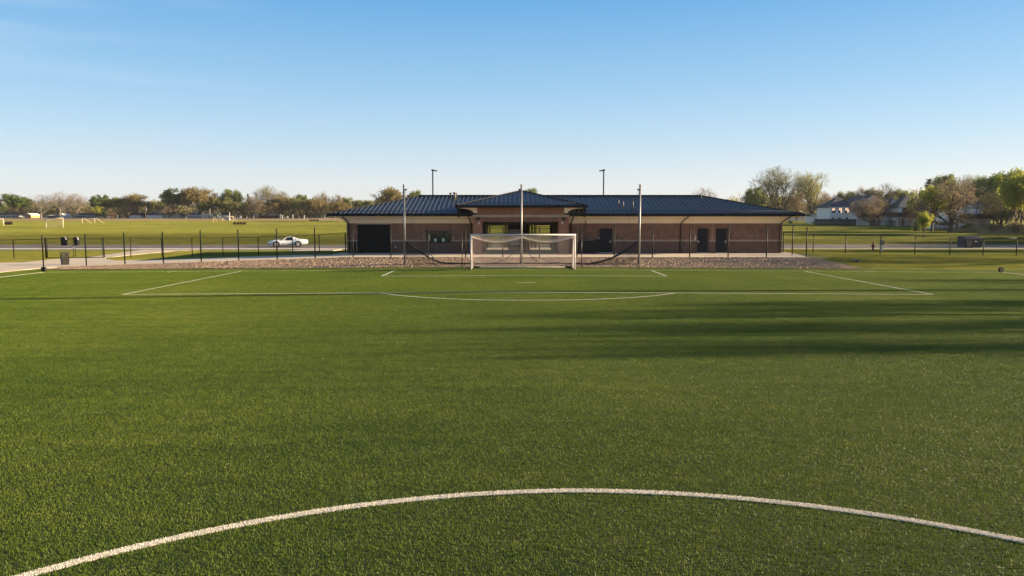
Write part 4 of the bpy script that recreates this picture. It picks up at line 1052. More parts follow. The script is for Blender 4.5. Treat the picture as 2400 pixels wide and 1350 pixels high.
# ------------------------------------------------------------------ white sports car
def car():
    p = ground_at(675, 579.5); p.y = max(p.y, RN+1.3); p.x = PX(675, p.y, .5)
    t_ = thing('sports_car', 'white vintage two-seat sports coupe with long nose parked on the road', 'car', (p.x, p.y, G(p.x, p.y)+.055), R(180+15))
    # local: +x = forward (nose). length 4.7
    st = [  # x, half width, z bottom, z side-belt, z fender top, z centre top
        (2.36, .62, .42, .50, .56, .55), (2.30, .74, .30, .50, .62, .60), (2.05, .83, .26, .52, .70, .66), (1.75, .88, .24, .54, .80, .71), (1.45, .90, .22, .55, .87, .76), (1.15, .89, .22, .55, .88, .79),
        (.85, .865, .20, .55, .84, .82), (.5, .84, .20, .55, .80, .86), (.1, .82, .20, .55, .78, .88), (-.35, .82, .20, .55, .79, .88), (-.75, .85, .20, .56, .84, .88), (-1.1, .89, .21, .57, .91, .89), (-1.4, .905, .23, .58, .93, .89),
        (-1.75, .89, .26, .58, .91, .88), (-2.05, .84, .32, .58, .87, .87), (-2.27, .78, .38, .58, .83, .84), (-2.35, .72, .44, .60, .78, .80)]
    def sec(s):
        x, w, zb, zm, zf, zc = s
        r = [(0, zb), (w*.8, zb), (w*.96, zb+.06), (w, zm), (w*.97, lerp(zm, zf, .55)), (w*.86, zf-.02), (w*.72, zf), (w*.52, lerp(zf, zc, .7)), (w*.25, zc), (0, zc+.005)]
        return [(x, y, z) for y, z in r]+[(x, -y, z) for y, z in r[-2:0:-1]]
    mb = MB(); S_ = [sec(s) for s in st]; n = len(S_[0]); vs = sum(S_, []); fs = []
    for i in range(len(st)-1):
        for k in range(n): fs.append((i*n+k, i*n+(k+1) % n, (i+1)*n+(k+1) % n, (i+1)*n+k))
    fs += [tuple(range(n)), tuple((len(st)-1)*n+k for k in range(n))[::-1]]
    mb.add(vs, fs, 0, True); body = mb.build('body', M_carw, t_)
    for wx in (1.32, -1.20):
        for sy in (-1, 1):
            q = MB(); q.disc((wx, sy*.80, .335), (0, 1, 0), .33, .40, .225, 26); q.disc((wx, sy*.76, .335), (0, 1, 0), .001, .35, .27, 24); q.build('wheel_arch', M_rub, t_)
            q = MB(); q.disc((wx, sy*.81, .335), (0, 1, 0), .21, .335, .21, 26); wh = q.build('wheel', M_rub, t_)
            q = MB(); q.disc((wx, sy*.86, .335), (0, 1, 0), .17, .212, .15, 24); q.disc((wx, sy*.88, .335), (0, 1, 0), .001, .06, .12, 14)
            for k in range(5):
                a = k*2*math.pi/5+.3; q.bar((wx+.05*math.cos(a), sy*.89, .335+.05*math.sin(a)), (wx+.19*math.cos(a), sy*.89, .335+.19*math.sin(a)), .06, .06)
            q.build('rim', M_chrome, wh)
    # cabin glass + roof
    q = MB(); cs = [(.55, .60, .86), (.05, .50, 1.17), (-.55, .50, 1.19), (-.72, .53, 1.15), (-1.35, .50, .92)]
    vs = []
    for x, w, z in cs: vs += [(x, w, z), (x, -w, z)]
    base = [(.55, .68, .84), (-.05, .72, .84), (-.6, .72, .86), (-.95, .72, .88), (-1.35, .6, .9)]
    vb = []
    for x, w, z in base: vb += [(x, w, z), (x, -w, z)]
    q.add(vs+vb, [(0, 1, 3, 2), (2, 3, 5, 4), (4, 5, 7, 6), (6, 7, 9, 8)]+[(i, i+2, 10+i+2, 10+i) for i in (0, 2, 4, 6)]+[(i+1, 10+i+1, 10+i+3, i+3) for i in (0, 2, 4, 6)], 0)
    cab = q.build('cabin_glass', M_glass, t_)
    q = MB(); q.prism([(.12, 1.165), (-.55, 1.185), (-.80, 1.13), (-.82, 1.16), (-.55, 1.225), (-.2, 1.235), (.12, 1.20)], 'y', -.50, .50); q.build('roof_panel', M_carw, t_)
    q = MB()
    for sy in (-1, 1):
        q.add([(-.52, sy*.51, 1.2), (-.78, sy*.54, 1.15), (-1.55, sy*.66, .88), (-1.0, sy*.745, .86), (-.66, sy*.74, .86), (-.52, sy*.53, 1.2), (-.78, sy*.48, 1.15), (-1.55, sy*.58, .88)],
              [(0, 1, 2, 3, 4), (1, 6, 7, 2), (0, 4, 5)])
        q.bar((.56, sy*.64, .86), (.07, sy*.5, 1.19), .045, .045)
    q.build('roof_pillar', M_carw, t_)
    q = MB(); q.box(2.22, 2.38, -.5, -.16, .36, .44); q.box(2.22, 2.38, .16, .5, .36, .44); q.box(2.0, 2.33, -.7, .7, .22, .27); q.build('grille', M_blk, t_)
    for sy in (-1, 1):
        q = MB(); q.disc((1.95, sy*.52, .70), (.4, 0, 1), .001, .12, .05, 14); q.build('headlight', M_carw, t_)
        q = MB(); q.tube([(.35, sy*.80, .86), (.33, sy*.90, .93), (.25, sy*.91, .93)], [.03, .06, .05], 8); q.build('wing_mirror', M_carw, t_)
        q = MB(); q.box(-2.10, -1.98, sy*.84-.012, sy*.84+.012, .60, .64); q.build('side_marker', M_red, t_)
        q = MB(); q.tube([(-2.36, sy*.45, .66), (-2.30, sy*.45, .66)], .07, 10); q.build('tail_light', M_red, t_)
        q = MB(); q.bar((.8, sy*.865, .23), (-.75, sy*.855, .23), .04, .08); q.build('sill', M_blk, t_)
    q = MB(); q.box(-.25, .1, -.35, .35, .6, .95); q.build('seat', M_blk, t_)
car()

# ------------------------------------------------------------------ light poles beyond the pavilion, power poles
def lamp_pole(px, lab, side):
    Y = 105; x = PX(px, Y, 5); zt = P(px, 398, Y).z; zb = G(x, Y)
    t_ = thing('light_pole', lab, 'light pole', (x, Y, zb), group='car park light poles'); H = zt-zb
    q = MB(); q.tube([(0, 0, .5), (0, 0, H)], [.11, .085], 8); q.build('pole', M_blk, t_)
    q = MB(); q.tube([(0, 0, 0), (0, 0, .5)], .28, 14); q.build('footing', M_conc, t_)
    q = MB(); q.bar((0, 0, H-.15), (side*.3, 0, H-.15), .07, .07); q.box(min(side*.2, side*.62), max(side*.2, side*.62), -.2, .2, H-.2, H-.06); q.box(-.18, .18, -.12, .12, H-.12, H+.05); q.build('lamp_head', M_blk, t_)
lamp_pole(1015, 'dark light pole rising behind the left half of the pavilion roof', 1); lamp_pole(1414, 'dark light pole rising behind the right half of the pavilion roof', -1)
def power_pole(px, pyt, Y, lab, lamp=False):
    x = PX(px, Y, 4); zb = G(x, Y); zt = P(px, pyt, Y).z; t_ = thing('utility_pole', lab, 'utility pole', (x, Y, zb)); H = zt-zb
    q = MB(); q.tube([(0, 0, 0), (0, 0, H)], [.22, .17], 8); q.build('pole', mat('pole_wood', (.32, .25, .18), .9), t_)
    q = MB()
    if lamp: q.bar((0, 0, H-.3), (2.6, 0, H+.5), .12, .12); q.box(2.2, 3.6, -.2, .2, H+.4, H+.62)
    else: q.bar((-1.2, 0, H-.6), (1.2, 0, H-.6), .14, .16); q.tube([(.5, -.3, H-2.0), (.5, -.3, H-.9)], .3, 8)
    q.build('lamp_arm' if lamp else 'crossarm', M_galv, t_)
power_pole(141, 486, 350, 'wooden utility pole behind the small white gabled shed'); power_pole(341.5, 484, 350, 'wooden utility pole between the pale far houses'); power_pole(492.5, 488, 350, 'slim street light pole right of the far cream houses', True)

# ------------------------------------------------------------------ far soccer goals
def far_goal(px0, px1, pyt, pyb, lab, depth=2., sk=0, full=True, netted=False, col=None):
    a = ground_at(px0, pyb); Y = a.y; b = P(px1, pyb, Y); h = P(px0, pyt, Y).z-a.z; w = b.x-a.x
    t_ = thing('practice_goal', lab, 'soccer goal', tuple(a), 0, 'practice goals on the far grass field'); m = mat('goal_cream', (.66, .56, .36), .5)
    r = .09
    q = MB(); q.tube([(0, 0, 0), (0, 0, h)], r, 6); q.build('post', m, t_); q = MB(); q.tube([(w, 0, 0), (w, 0, h)], r, 6); q.build('post', m, t_)
    q = MB(); q.tube([(-r, 0, h), (w+r, 0, h)], r if full else .03, 6); q.build('crossbar', m, t_)
    q = MB(); q.tube([(0, 0, .05), (sk, depth, .05), (w+sk, depth, .05), (w, 0, .05)], .06, 5); q.tube([(0, 0, h), (sk*.3, depth*.3, h-.1), (sk, depth, .05)], .05, 5); q.tube([(w, 0, h), (w+sk*.3, depth*.3, h-.1), (w+sk, depth, .05)], .05, 5); q.build('rear_frame', m, t_)
    if netted:
        q = MB(); net(q, lambda u, v: Vector((w*u+sk*v, depth*v, lerp(h-.1, .05, v))), 22, 8, 1, .012); net(q, lambda u, v: Vector((sk*u*v, depth*u*v, lerp(h, .05, v))), 5, 8, 1, .012); q.build('net', mat('net_pale', (.5, .47, .35), .8), t_, fix=False)
far_goal(108, 148.5, 511.5, 535.5, 'netted cream practice goal above the double gate', 3.2, -2.2, netted=True)
far_goal(193, 222.5, 512, 525.5, 'small cream goal right of the netted one', 3.0, 1.6, full=False)
far_goal(-30, 8, 513, 531.5, 'cream practice goal cut by the left picture edge', 2.0, -1)
far_goal(501, 546.5, 507.5, 522.5, 'wide cream practice goal at the middle of the far field', 2.4, .6)
far_goal(521, 538, 511, 519.5, 'small pale goal standing behind the wide one', 1.6, .3, full=False)
def rows(px0, px1, py, lab, n, m, h=.5, nm='low_bench'):
    a = ground_at(px0, py); b = P(px1, py, a.y); t_ = thing(nm, lab, 'bench', tuple(a)); L = b.x-a.x
    for i in range(n):
        q = MB(); x0 = L*i/n; x1 = L*(i+.86)/n; q.box(x0, x1, 0, .5, h-.1, h); q.box(x0, x1, .45, .5, h, h+.45); q.build('seat', m, t_)
    q = MB()
    for i in range(n*2): q.box(L*(i+.3)/(2*n), L*(i+.3)/(2*n)+.15, .05, .45, 0, h-.1)
    q.build('leg', M_blk, t_)
M_rust = mat('rust_red', (.16, .035, .02), .7)
rows(545.5, 576.5, 528.6, 'row of low dark red benches on the far grass field', 4, M_rust)
rows(10, 28, 528.5, 'rusty brown folded benches at the far left of the field', 5, M_rust, .7)
rows(724, 747, 518.8, 'dark low bench near the dry stubble field', 3, M_blk, .3)

# ------------------------------------------------------------------ trees
PROTO = {}
def grow(rg, H, fork, nl, ang, spread, lv, kids, droop=0., wob=.18, lean=(0, 0)):
    segs = []
    def br(p, d, L, r, k):
        n = 3 if k < 3 else 2; pts = [p]; rs = [r]; q = p.copy(); dd = d.copy()
        for i in range(n):
            dd = (dd+Vector((rg.gauss(0, wob), rg.gauss(0, wob), rg.gauss(0, wob)+.10-droop*k*.1))).normalized()
            q = q+dd*L/n; pts.append(q.copy()); rs.append(max(.006, r*(1-.62*(i+1)/n)))
        segs.append((pts, rs, k))
        if k >= lv: return
        for j in range(kids[k]):
            t = lerp(.28, 1., (j+rg.random())/kids[k]); t = min(t, .999); i = int(t*n); base = pts[i].lerp(pts[i+1], t*n-i)
            ax = dd.cross(Vector((rg.gauss(0, 1), rg.gauss(0, 1), rg.gauss(0, 1)))).normalized()
            a = R(rg.uniform(24, 58)); nd = (Matrix.Rotation(a, 3, ax) @ dd).normalized()
            br(base, nd, L*rg.uniform(.48, .74)*(1.12-.35*t), lerp(r, rs[-1], t)*.6, k+1)
    fz = H*fork; tr = [Vector((0, 0, 0)), Vector((lean[0]*fz*.5, lean[1]*fz*.5, fz*.5)), Vector((lean[0]*fz, lean[1]*fz, fz))]
    r0 = H*(.036 if spread == .801 else .024); segs.append((tr, [r0*1.25, r0, r0*.85], 0))
    for j in range(nl):
        az = 2*math.pi*(j+rg.uniform(-.3, .3))/nl; el = R(rg.uniform(*ang)) if j else R(8)
        d = Vector((math.sin(el)*math.cos(az), math.sin(el)*math.sin(az), math.cos(el)))
        st = tr[2].lerp(tr[1], 0 if j == 0 else rg.uniform(0, .5))
        br(st, d, (H-fz)*spread*(1.02 if j == 0 else rg.uniform(.72, .98)), r0*.6, 1)
    return segs
def proto(key, seed, H, fork, nl, ang, spread, lv, kids, leaf=None, ln=0, ls=.25, bark=None, twig=None, droop=0, wob=.18, lr=.45, lean=(0, 0)):
    rg = hash_rng(seed); segs = grow(rg, H, fork, nl, ang, spread, lv, kids, droop, wob, lean)
    tr = MB(); cr = MB(); ends = []
    ex = [p[-1] for p, r_, k in segs if k == lv]; rr = sorted(math.hypot(p.x, p.y) for p in ex); zq = sorted(p.z for p in ex)
    Wr = rr[int(len(rr)*.90)]; z0_, z1_ = zq[int(len(zq)*.02)], zq[int(len(zq)*.965)]; zc_ = lerp(z0_, z1_, .45)
    for pts, rs, k in segs:
        if k >= 2:
            e_ = pts[-1]; hz_ = (z1_-zc_) if e_.z > zc_ else (zc_-z0_)*1.15
            if (e_.x**2+e_.y**2)/Wr**2+((e_.z-zc_)/hz_)**2 > rg.uniform(.92, 1.22): continue
        if k == lv: ends.append(pts[-1])
        if k <= 2: tr.tube(pts, rs, 7 if k == 0 else 5, cap=False)
        else: cr.tube(pts, [max(r, .018) for r in rs], 3, mi=1, cap=False, sm=False)
        if leaf and k >= lv-1:
            for _ in range(ln if k == lv else max(1, ln//3)):
                t = rg.random(); i = min(int(t*(len(pts)-1)), len(pts)-2); c = pts[i].lerp(pts[i+1], rg.random())+Vector((rg.gauss(0, lr), rg.gauss(0, lr), rg.gauss(0, lr*.8)))
                u = Vector((rg.gauss(0, 1), rg.gauss(0, 1), rg.gauss(0, .7))).normalized(); v = u.cross(Vector((rg.gauss(0, 1), rg.gauss(0, 1), rg.gauss(0, 1)))).normalized()
                s = ls*rg.uniform(.5, 1.2)
                cr.add([c-u*s, c-v*s*.55+u*s*.1, c+u*s, c+v*s*.6], [(0, 1, 2, 3)], 0)
    mt = bpy.data.meshes.new('trunk'); o1 = tr.build('trunk', bark or M_bark, fix=False); o2 = cr.build('crown', [leaf or (twig or M_twig), twig or M_twig], fix=False)
    m1, m2 = o1.data, o2.data; bpy.data.objects.remove(o1); bpy.data.objects.remove(o2); bpy.data.meshes.remove(mt)
    zs_ = sorted(p.z for p in ends); ws_ = sorted(abs(p.x) for p in ends); top = zs_[int(len(zs_)*.985)]+.15; wd = ws_[int(len(ws_)*.93)]
    PROTO[key] = (m1, m2, top, wd)
Lg = leafmat('leaf_green', (.17, .23, .06), (.10, .15, .035)); Lp = leafmat('leaf_pale', (.25, .29, .09), (.15, .19, .05)); Lo = leafmat('leaf_olive', (.28, .29, .095), (.18, .185, .058))
Lb = leafmat('leaf_bronze', (.33, .265, .10), (.22, .175, .07)); Ly = leafmat('leaf_yellow', (.46, .46, .07), (.28, .31, .045)); Lr = leafmat('leaf_red', (.11, .03, .025), (.05, .016, .014))
Lt = leafmat('bud_brown', (.32, .255, .155), (.22, .175, .11)); Ld = leafmat('needle_dark', (.05, .085, .03), (.025, .05, .02), .1)
proto('green', 1, 12, .22, 7, (25, 62), .80, 4, [0, 5, 5, 4], Lg, 20, .30, lr=.38)
proto('green_b', 21, 12, .18, 8, (20, 55), .80, 4, [0, 5, 5, 4], Lp, 18, .27, lr=.40)
proto('olive', 2, 12, .2, 7, (18, 60), .80, 4, [0, 5, 5, 4], Lo, 16, .27, lr=.4)
proto('bronze', 3, 12, .18, 7, (15, 52), .82, 4, [0, 5, 5, 4], Lb, 15, .25, lr=.4, twig=M_twig)
proto('bare', 4, 13, .22, 6, (15, 50), .80, 4, [0, 5, 6, 6], None, 0, bark=M_barkg, twig=M_twigg, wob=.2)
proto('bare_b', 14, 12, .16, 7, (25, 62), .82, 4, [0, 5, 6, 6], Lt, 8, .17, bark=M_bark, twig=M_twig, wob=.22, lr=.3)
proto('bud', 5, 15, .12, 8, (8, 42), .84, 4, [0, 6, 6, 5], Lp, 6, .13, bark=M_bark, twig=M_twig, lr=.3)
proto('bud_y', 6, 14, .14, 7, (8, 40), .84, 4, [0, 6, 6, 5], Ly, 8, .13, bark=M_bark, twig=M_twig, lr=.3)
proto('yellow', 7, 9, .25, 6, (10, 45), .80, 4, [0, 5, 5, 4], Ly, 24, .16, bark=M_bark, lr=.25)
proto('sparse', 51, 12, .2, 7, (15, 50), .82, 4, [0, 4, 4, 4], Lp, 3, .12, bark=M_bark, lr=.4)
proto('red', 8, 6, .25, 6, (20, 60), .78, 4, [0, 5, 4, 4], Lr, 8, .16, lr=.22)
proto('shade', 9, 12, .15, 7, (25, 78), .801, 4, [0, 7, 6, 5], Lt, 6, .15, bark=M_bark, lr=.3, droop=.5, lean=(.1, 0))
# dark pine: whorled boughs
def pine():
    rg = hash_rng(31); H = 14; tr = MB(); cr = MB(); tr.tube([(0, 0, 0), (.1, 0, H*.5), (0, 0, H)], [.3, .2, .03], 7)
    z = 2.2
    while z < H:
        for j in range(6):
            az = rg.random()*6.28; L = (H-z)*.34*rg.uniform(.7, 1.2)+.7; p = Vector((0, 0, z)); d = Vector((math.cos(az), math.sin(az), rg.uniform(.0, .35)))
            tr.tube([p, p+d*L], [.06, .02], 4, cap=False)
            for k in range(34):
                c = p+d*L*rg.uniform(.3, 1.05)+Vector((rg.gauss(0, .25), rg.gauss(0, .25), rg.gauss(0, .16))); u = Vector((rg.gauss(0, 1), rg.gauss(0, 1), rg.gauss(0, .5))).normalized(); v = u.cross(Vector((0, .3, 1))).normalized(); s = rg.uniform(.14, .3)
                cr.add([c-u*s, c-v*s*.5, c+u*s, c+v*s*.5], [(0, 1, 2, 3)])
        z += .55
    o1 = tr.build('trunk', M_bark, fix=False); o2 = cr.build('crown', Ld, fix=False); m1, m2 = o1.data, o2.data; bpy.data.objects.remove(o1); bpy.data.objects.remove(o2)
    PROTO['pine'] = (m1, m2, H, 4.6)
pine()
def bushp():
    for key, lm, seed in (('bush', Lg, 41), ('bush_y', Ly, 42), ('bush_b', Lt, 43)):
        rg = hash_rng(seed); tr = MB(); cr = MB()
        for j in range(14):
            az = rg.random()*6.28; tr.tube([(0, 0, 0), (math.cos(az)*.5, math.sin(az)*.5, .8), (math.cos(az)*.9, math.sin(az)*.9, 1.6)], [.05, .03, .01], 4, cap=False)
        cs = [(Vector((rg.uniform(-.9, .9), rg.uniform(-.9, .9), rg.uniform(.5, 1.7))), rg.uniform(.3, .7)) for _ in range(12)]
        for _ in range(1900):
            c, r = rg.choice(cs); d = Vector((rg.gauss(0, 1), rg.gauss(0, 1), rg.gauss(0, 1))).normalized(); q = c+d*r*rg.uniform(.6, 1.05)
            if q.z < .05: continue
            u = Vector((rg.gauss(0, 1), rg.gauss(0, 1), rg.gauss(0, 1))).normalized(); v = u.cross(d).normalized(); s = rg.uniform(.06, .14)
            cr.add([q-u*s, q-v*s*.5, q+u*s, q+v*s*.5], [(0, 1, 2, 3)])
        o1 = tr.build('stem', M_bark, fix=False); o2 = cr.build('foliage', lm, fix=False); m1, m2 = o1.data, o2.data; bpy.data.objects.remove(o1); bpy.data.objects.remove(o2)
        PROTO[key] = (m1, m2, 2.3, 1.5)
bushp()
trg = hash_rng(77)
def tree(kind, px, Y, pyt, wpx, lab, pyb=None, group=None, name=None, cat='tree'):
    if pyb is not None:
        g_ = ground_at(px, pyb); Y = g_.y
    x = PX(px, Y, 5); zb = G(x, Y)-.05; zt = P(px, pyt, Y).z; m1, m2, top, wd = PROTO[kind]
    s = (zt-zb)/top; w = (wpx/2)*Y/F; sx = w/wd
    sx = max(.5*s, min(sx, 2.0*s))
    bush = kind.startswith('bush')
    t_ = thing(name or {'pine': 'pine_tree'}.get(kind, 'shrub' if bush else 'tree'), lab, 'shrub' if bush else cat, (x, Y, zb), trg.random()*6.28, group)
    t_.scale = (sx, sx, s)
    a = bpy.data.objects.new('stem' if bush else 'trunk', m1); COL.objects.link(a); a.parent = t_
    b = bpy.data.objects.new('foliage' if bush else 'crown', m2); COL.objects.link(b); b.parent = t_
    return t_
GL = 'trees along the far left horizon'
far = [('green', 42, 352, 456, 66, 'broad open green tree at the far left behind the dark ranch house'), ('bare', 96, 352, 455, 56, 'bare vase-shaped grey tree left of the netted goal'), ('green', 2, 380, 478, 22, 'small green tree cut by the left picture edge'),
 ('bare', 145, 372, 448, 44, 'tall bare tree behind the white gabled shed'), ('bare', 181, 375, 452, 40, 'bare thin tree right of the tall bare one over the shed'), ('bare', 160, 385, 456, 34, 'slim bare tree between two taller bare trees'),
 ('green', 243, 360, 457, 42, 'dark green tree above the small lime shrub tree'), ('yellow', 232, 352, 484, 24, 'small lime green tree before the dark green one'), ('olive', 279, 362, 463, 42, 'rounded olive tree right of the dark green tree'),
 ('bare_b', 297, 355, 480, 40, 'dark bare spreading tree over the orange play hut'), ('bronze', 320, 364, 456, 54, 'brownish broad tree behind the low white house'), ('pine', 349, 362, 472, 18, 'small dark pine beside the utility pole'),
 ('olive', 372, 375, 471, 46, 'hazy olive-brown tree right of the small dark pine'), ('green', 413, 362, 443, 60, 'large bright green tree left of the bronze tree'), ('bare_b', 398, 355, 477, 44, 'dark low bare tree under the large green tree'),
 ('bronze', 468, 360, 441, 58, 'large golden bronze tree with pale forked trunk'), ('green', 490, 358, 472, 36, 'dark green tree behind the street light pole'), ('olive', 503, 375, 462, 34, 'small olive tree right of the golden bronze one'),
 ('green_b', 540, 366, 445, 44, 'pale green domed tree over the scoreboard shelter'), ('olive', 528, 360, 466, 52, 'wide olive tree below the pale green dome'), ('olive', 560, 356, 474, 46, 'olive tree right of the scoreboard shelter'),
 ('bare_b', 590, 360, 460, 46, 'brown twiggy tree left of the tall airy tree'), ('pine', 583, 385, 455, 14, 'narrow dark pine tip above the brown trees'), ('bud', 626, 366, 435, 46, 'tallest airy budding tree of the far left row'), ('bare_b', 612, 354, 472, 50, 'dark brown spreading tree over the brown hut'),
 ('bud', 662, 370, 448, 34, 'airy budding tree right of the tallest one'), ('bronze', 650, 358, 463, 50, 'golden brown tree beneath the second airy tree'), ('olive', 685, 362, 465, 42, 'olive tree right of the golden brown one'),
 ('green_b', 705, 372, 457, 36, 'pale green tree at the middle of the brown row'), ('olive', 720, 356, 472, 44, 'olive tree over the white posts'), ('bare_b', 755, 360, 452, 36, 'upright bare-topped brown tree near the pavilion'),
 ('bronze', 742, 356, 466, 42, 'warm brown tree just left of the bare-topped one'), ('bare_b', 788, 364, 457, 40, 'upright twiggy tree above the pavilion eave'), ('bronze', 800, 356, 474, 36, 'low warm brown tree by the pavilion eave'),
 ('olive', 812, 370, 463, 30, 'olive tree over the left roof slope'), ('olive', 845, 372, 469, 36, 'low green-brown tree behind the left hip'), ('pine', 862, 362, 475, 22, 'small dark evergreen behind the left hip'), ('olive', 875, 372, 470, 34, 'hazy green tree left of the golden round tree')]
for k, px, Y, pt, w, lab in far: tree(k, px, Y, pt, w, lab, group=GL)
tree('bronze', 909, 300, 442, 56, 'golden round tree showing above the left roof hip'); tree('green_b', 976, 200, 448, 36, 'small pale green crown peeking over the left end of the ridge')
tree('green_b', 1246, 180, 443, 24, 'small pale green treetop right of the portico peak'); tree('bare', 1646, 260, 439, 52, 'bare grey rounded tree over the right end of the ridge')
# right side
GR = 'trees right of the pavilion'
tree('bud', 1820, 0, 391, 92, 'tallest budding tree right of the pavilion roof', 524.5, GR)
tree('bud_y', 1903, 0, 404, 64, 'yellow-tipped upright budding tree left of the white house', 525, GR)
tree('green_b', 1772, 260, 440, 46, 'pale green tree peeking over the right roof slope', None, GR)
tree('bare_b', 1868, 250, 440, 50, 'small bare tree between the two tall budding trees', None, GR)
tree('bare_b', 1925, 240, 452, 52, 'thin bare tree beside the left corner of the white house', None, GR)
tree('olive', 1845, 290, 462, 60, 'low olive tree behind the two tall budding trees', None, GR)
tree('olive', 1800, 280, 455, 60, 'olive spreading tree under the tallest budding tree', None, GR)
tree('bare_b', 2042, 0, 461, 72, 'brown spreading tree in front of the white house gable', 531, GR)
tree('bare_b', 2062, 0, 470, 60, 'arching bare tree right of the brown spreading one', 530, GR)
tree('bare', 2077, 260, 428, 46, 'tall bare treetop behind the white house gable', None, GR)
for px, pt, k, w, lab in ((1960, 451, 'bare', 30, 'bare treetop behind the left end of the white house roof'), (1985, 449, 'olive', 44, 'olive treetop behind the white house roof'), (2020, 441, 'bare_b', 46, 'brown treetop above the white house ridge'), (2048, 443, 'bronze', 40, 'bronze treetop above the white house ridge'),
                          (2100, 446, 'green_b', 48, 'green treetop between the two white houses'), (2125, 448, 'olive', 40, 'olive treetop left of the second white house roof')):
    tree(k, px, 262, pt, w, lab, None, GR)
tree('pine', 2172, 215, 421, 52, 'dark pine with flat boughs behind the second white house', None, GR)
tree('pine', 2208, 225, 416, 50, 'dark pine right of the flat-boughed one', None, GR)
tree('green_b', 2215, 240, 411, 56, 'pale green treetop behind the right-hand houses', None, GR); tree('bud', 2262, 235, 410, 60, 'airy budding treetop over the largest spreading tree', None, GR); tree('bud', 2290, 220, 412, 56, 'airy brown-green treetop right of the spreading tree', None, GR)
tree('red', 2152, 0, 469, 52, 'dark red-leaved small tree before the second white house', 541, GR)
tree('yellow', 2186, 0, 436, 74, 'bright yellow-green tree left of the big spreading tree', 544, GR)
tree('yellow', 2169, 0, 497, 34, 'little yellow-green sapling with thin trunk', 559, GR)
tree('shade', 2229, 0, 424, 138, 'big dark brown spreading tree with forked trunk', 545.5, GR)
tree('green_b', 2318, 190, 414, 70, 'green-topped tree behind the leafless young one', None, GR)
tree('bud', 2346, 0, 440, 66, 'thin forked young tree above the dry weeds', 546, GR)
tree('yellow', 2384, 0, 400, 88, 'tall yellow-green tree near the right picture edge', 550, GR)
tree('green_b', 2360, 175, 404, 80, 'green tree crown behind the yellow-green one', None, GR)
tree('yellow', 2440, 0, 398, 96, 'yellow-green tree cut by the right picture edge', 552, GR)
tree('green_b', 2330, 210, 425, 60, 'pale green tree filling the gap by the right houses', None, GR); tree('yellow', 2395, 200, 412, 70, 'sunlit lime tree behind the tall yellow-green one', None, GR)
tree('olive', 2410, 170, 450, 80, 'low olive tree at the right picture edge', None, GR); tree('olive', 2350, 165, 480, 60, 'low olive undergrowth tree behind the dry weeds', None, GR)
tree('bush', 1854, 0, 514, 14, 'small round dark shrub under the pavilion right eave', 525.5); tree('bush', 1906, 0, 518, 8, 'tiny dark shrub by the plank fence end', 526.5)
tree('bush', 2150, 0, 512, 46, 'dark evergreen bush beside the second plank fence', 543); tree('bush', 2020, 0, 521, 22, 'low dark shrub at the foot of the white house', 529.5)
tree('bush', 2262, 0, 518, 40, 'dark shrub before the rightmost house', 541); tree('bush_b', 2330, 0, 520, 50, 'brown thicket under the forked young tree', 546); tree('bush_b', 2385, 0, 515, 60, 'brown-green thicket at the right edge', 550)
tree('bush_y', 1953, 0, 525, 10, 'tiny yellow shrub before the plank fence', 529)
# off to the right of the frame: the row of trees whose shadows cross the pitch
k = 0
for x, y, H_, w_, kk in ((50, 34.6, 12.8, 1.7, 'sparse'), (60, 36.8, 14.2, 1.2, 'bare'), (48, 30.9, 13.2, 1.8, 'sparse'), (54, 29.0, 15.0, 1.4, 'sparse'), (49, 26.3, 13.6, 1.4, 'sparse'), (58, 25.5, 15.8, 1.2, 'sparse'), (62, 41.5, 10, 1.4, 'sparse'), (68, 49, 12, 1.8, 'bare'), (62, 63, 12, 2.6, 'sparse'), (68, 70.5, 13, 3.5, 'sparse'), (74, 77, 13, 3, 'bare_b'),
                       (100, 97, 14, 4, 'bud'), (112, 106, 15, 5, 'olive'), (125, 120, 15, 6, 'green'), (135, 134, 16, 6, 'bud'), (140, 150, 15, 7, 'olive'), (150, 165, 16, 7, 'bronze'), (150, 182, 16, 8, 'green')):
    m1, m2, top, wd = PROTO[kk]; k += 1
    t_ = thing('tree', ords[k-1]+' leafing tree of the shadow-casting row beyond the right touchline', 'tree', (x, y, G(x, y)), k*1.3, 'trees beyond the right touchline')
    t_.scale = (w_/wd, w_/wd, H_/top)
    for nm, m_ in (('trunk', m1), ('crown', m2)):
        a = bpy.data.objects.new(nm, m_); COL.objects.link(a); a.parent = t_
# tall floodlight pole beyond the right touchline (its shadow crosses the penalty area)
t_ = thing('floodlight_pole', 'tall galvanised floodlight pole beyond the right touchline casting a long line shadow', 'floodlight', (46, 41.5, G(46, 41)))
q = MB(); q.tube([(0, 0, 0), (0, 0, 24)], [.30, .22], 10); q.build('mast', M_galv, t_)
q = MB()
for z in (22.4, 23.6): q.bar((0, -1.8, z), (0, 1.8, z), .12, .12)
q.build('crossarm', M_galv, t_)
for z in (22.4, 23.6):
    for yy in (-1.5, -.5, .5, 1.5): q = MB(); q.tube([(-.1, yy, z-.05), (-.5, yy, z-.3)], [.18, .3], 10); q.build('lamp_head', M_galv, t_)
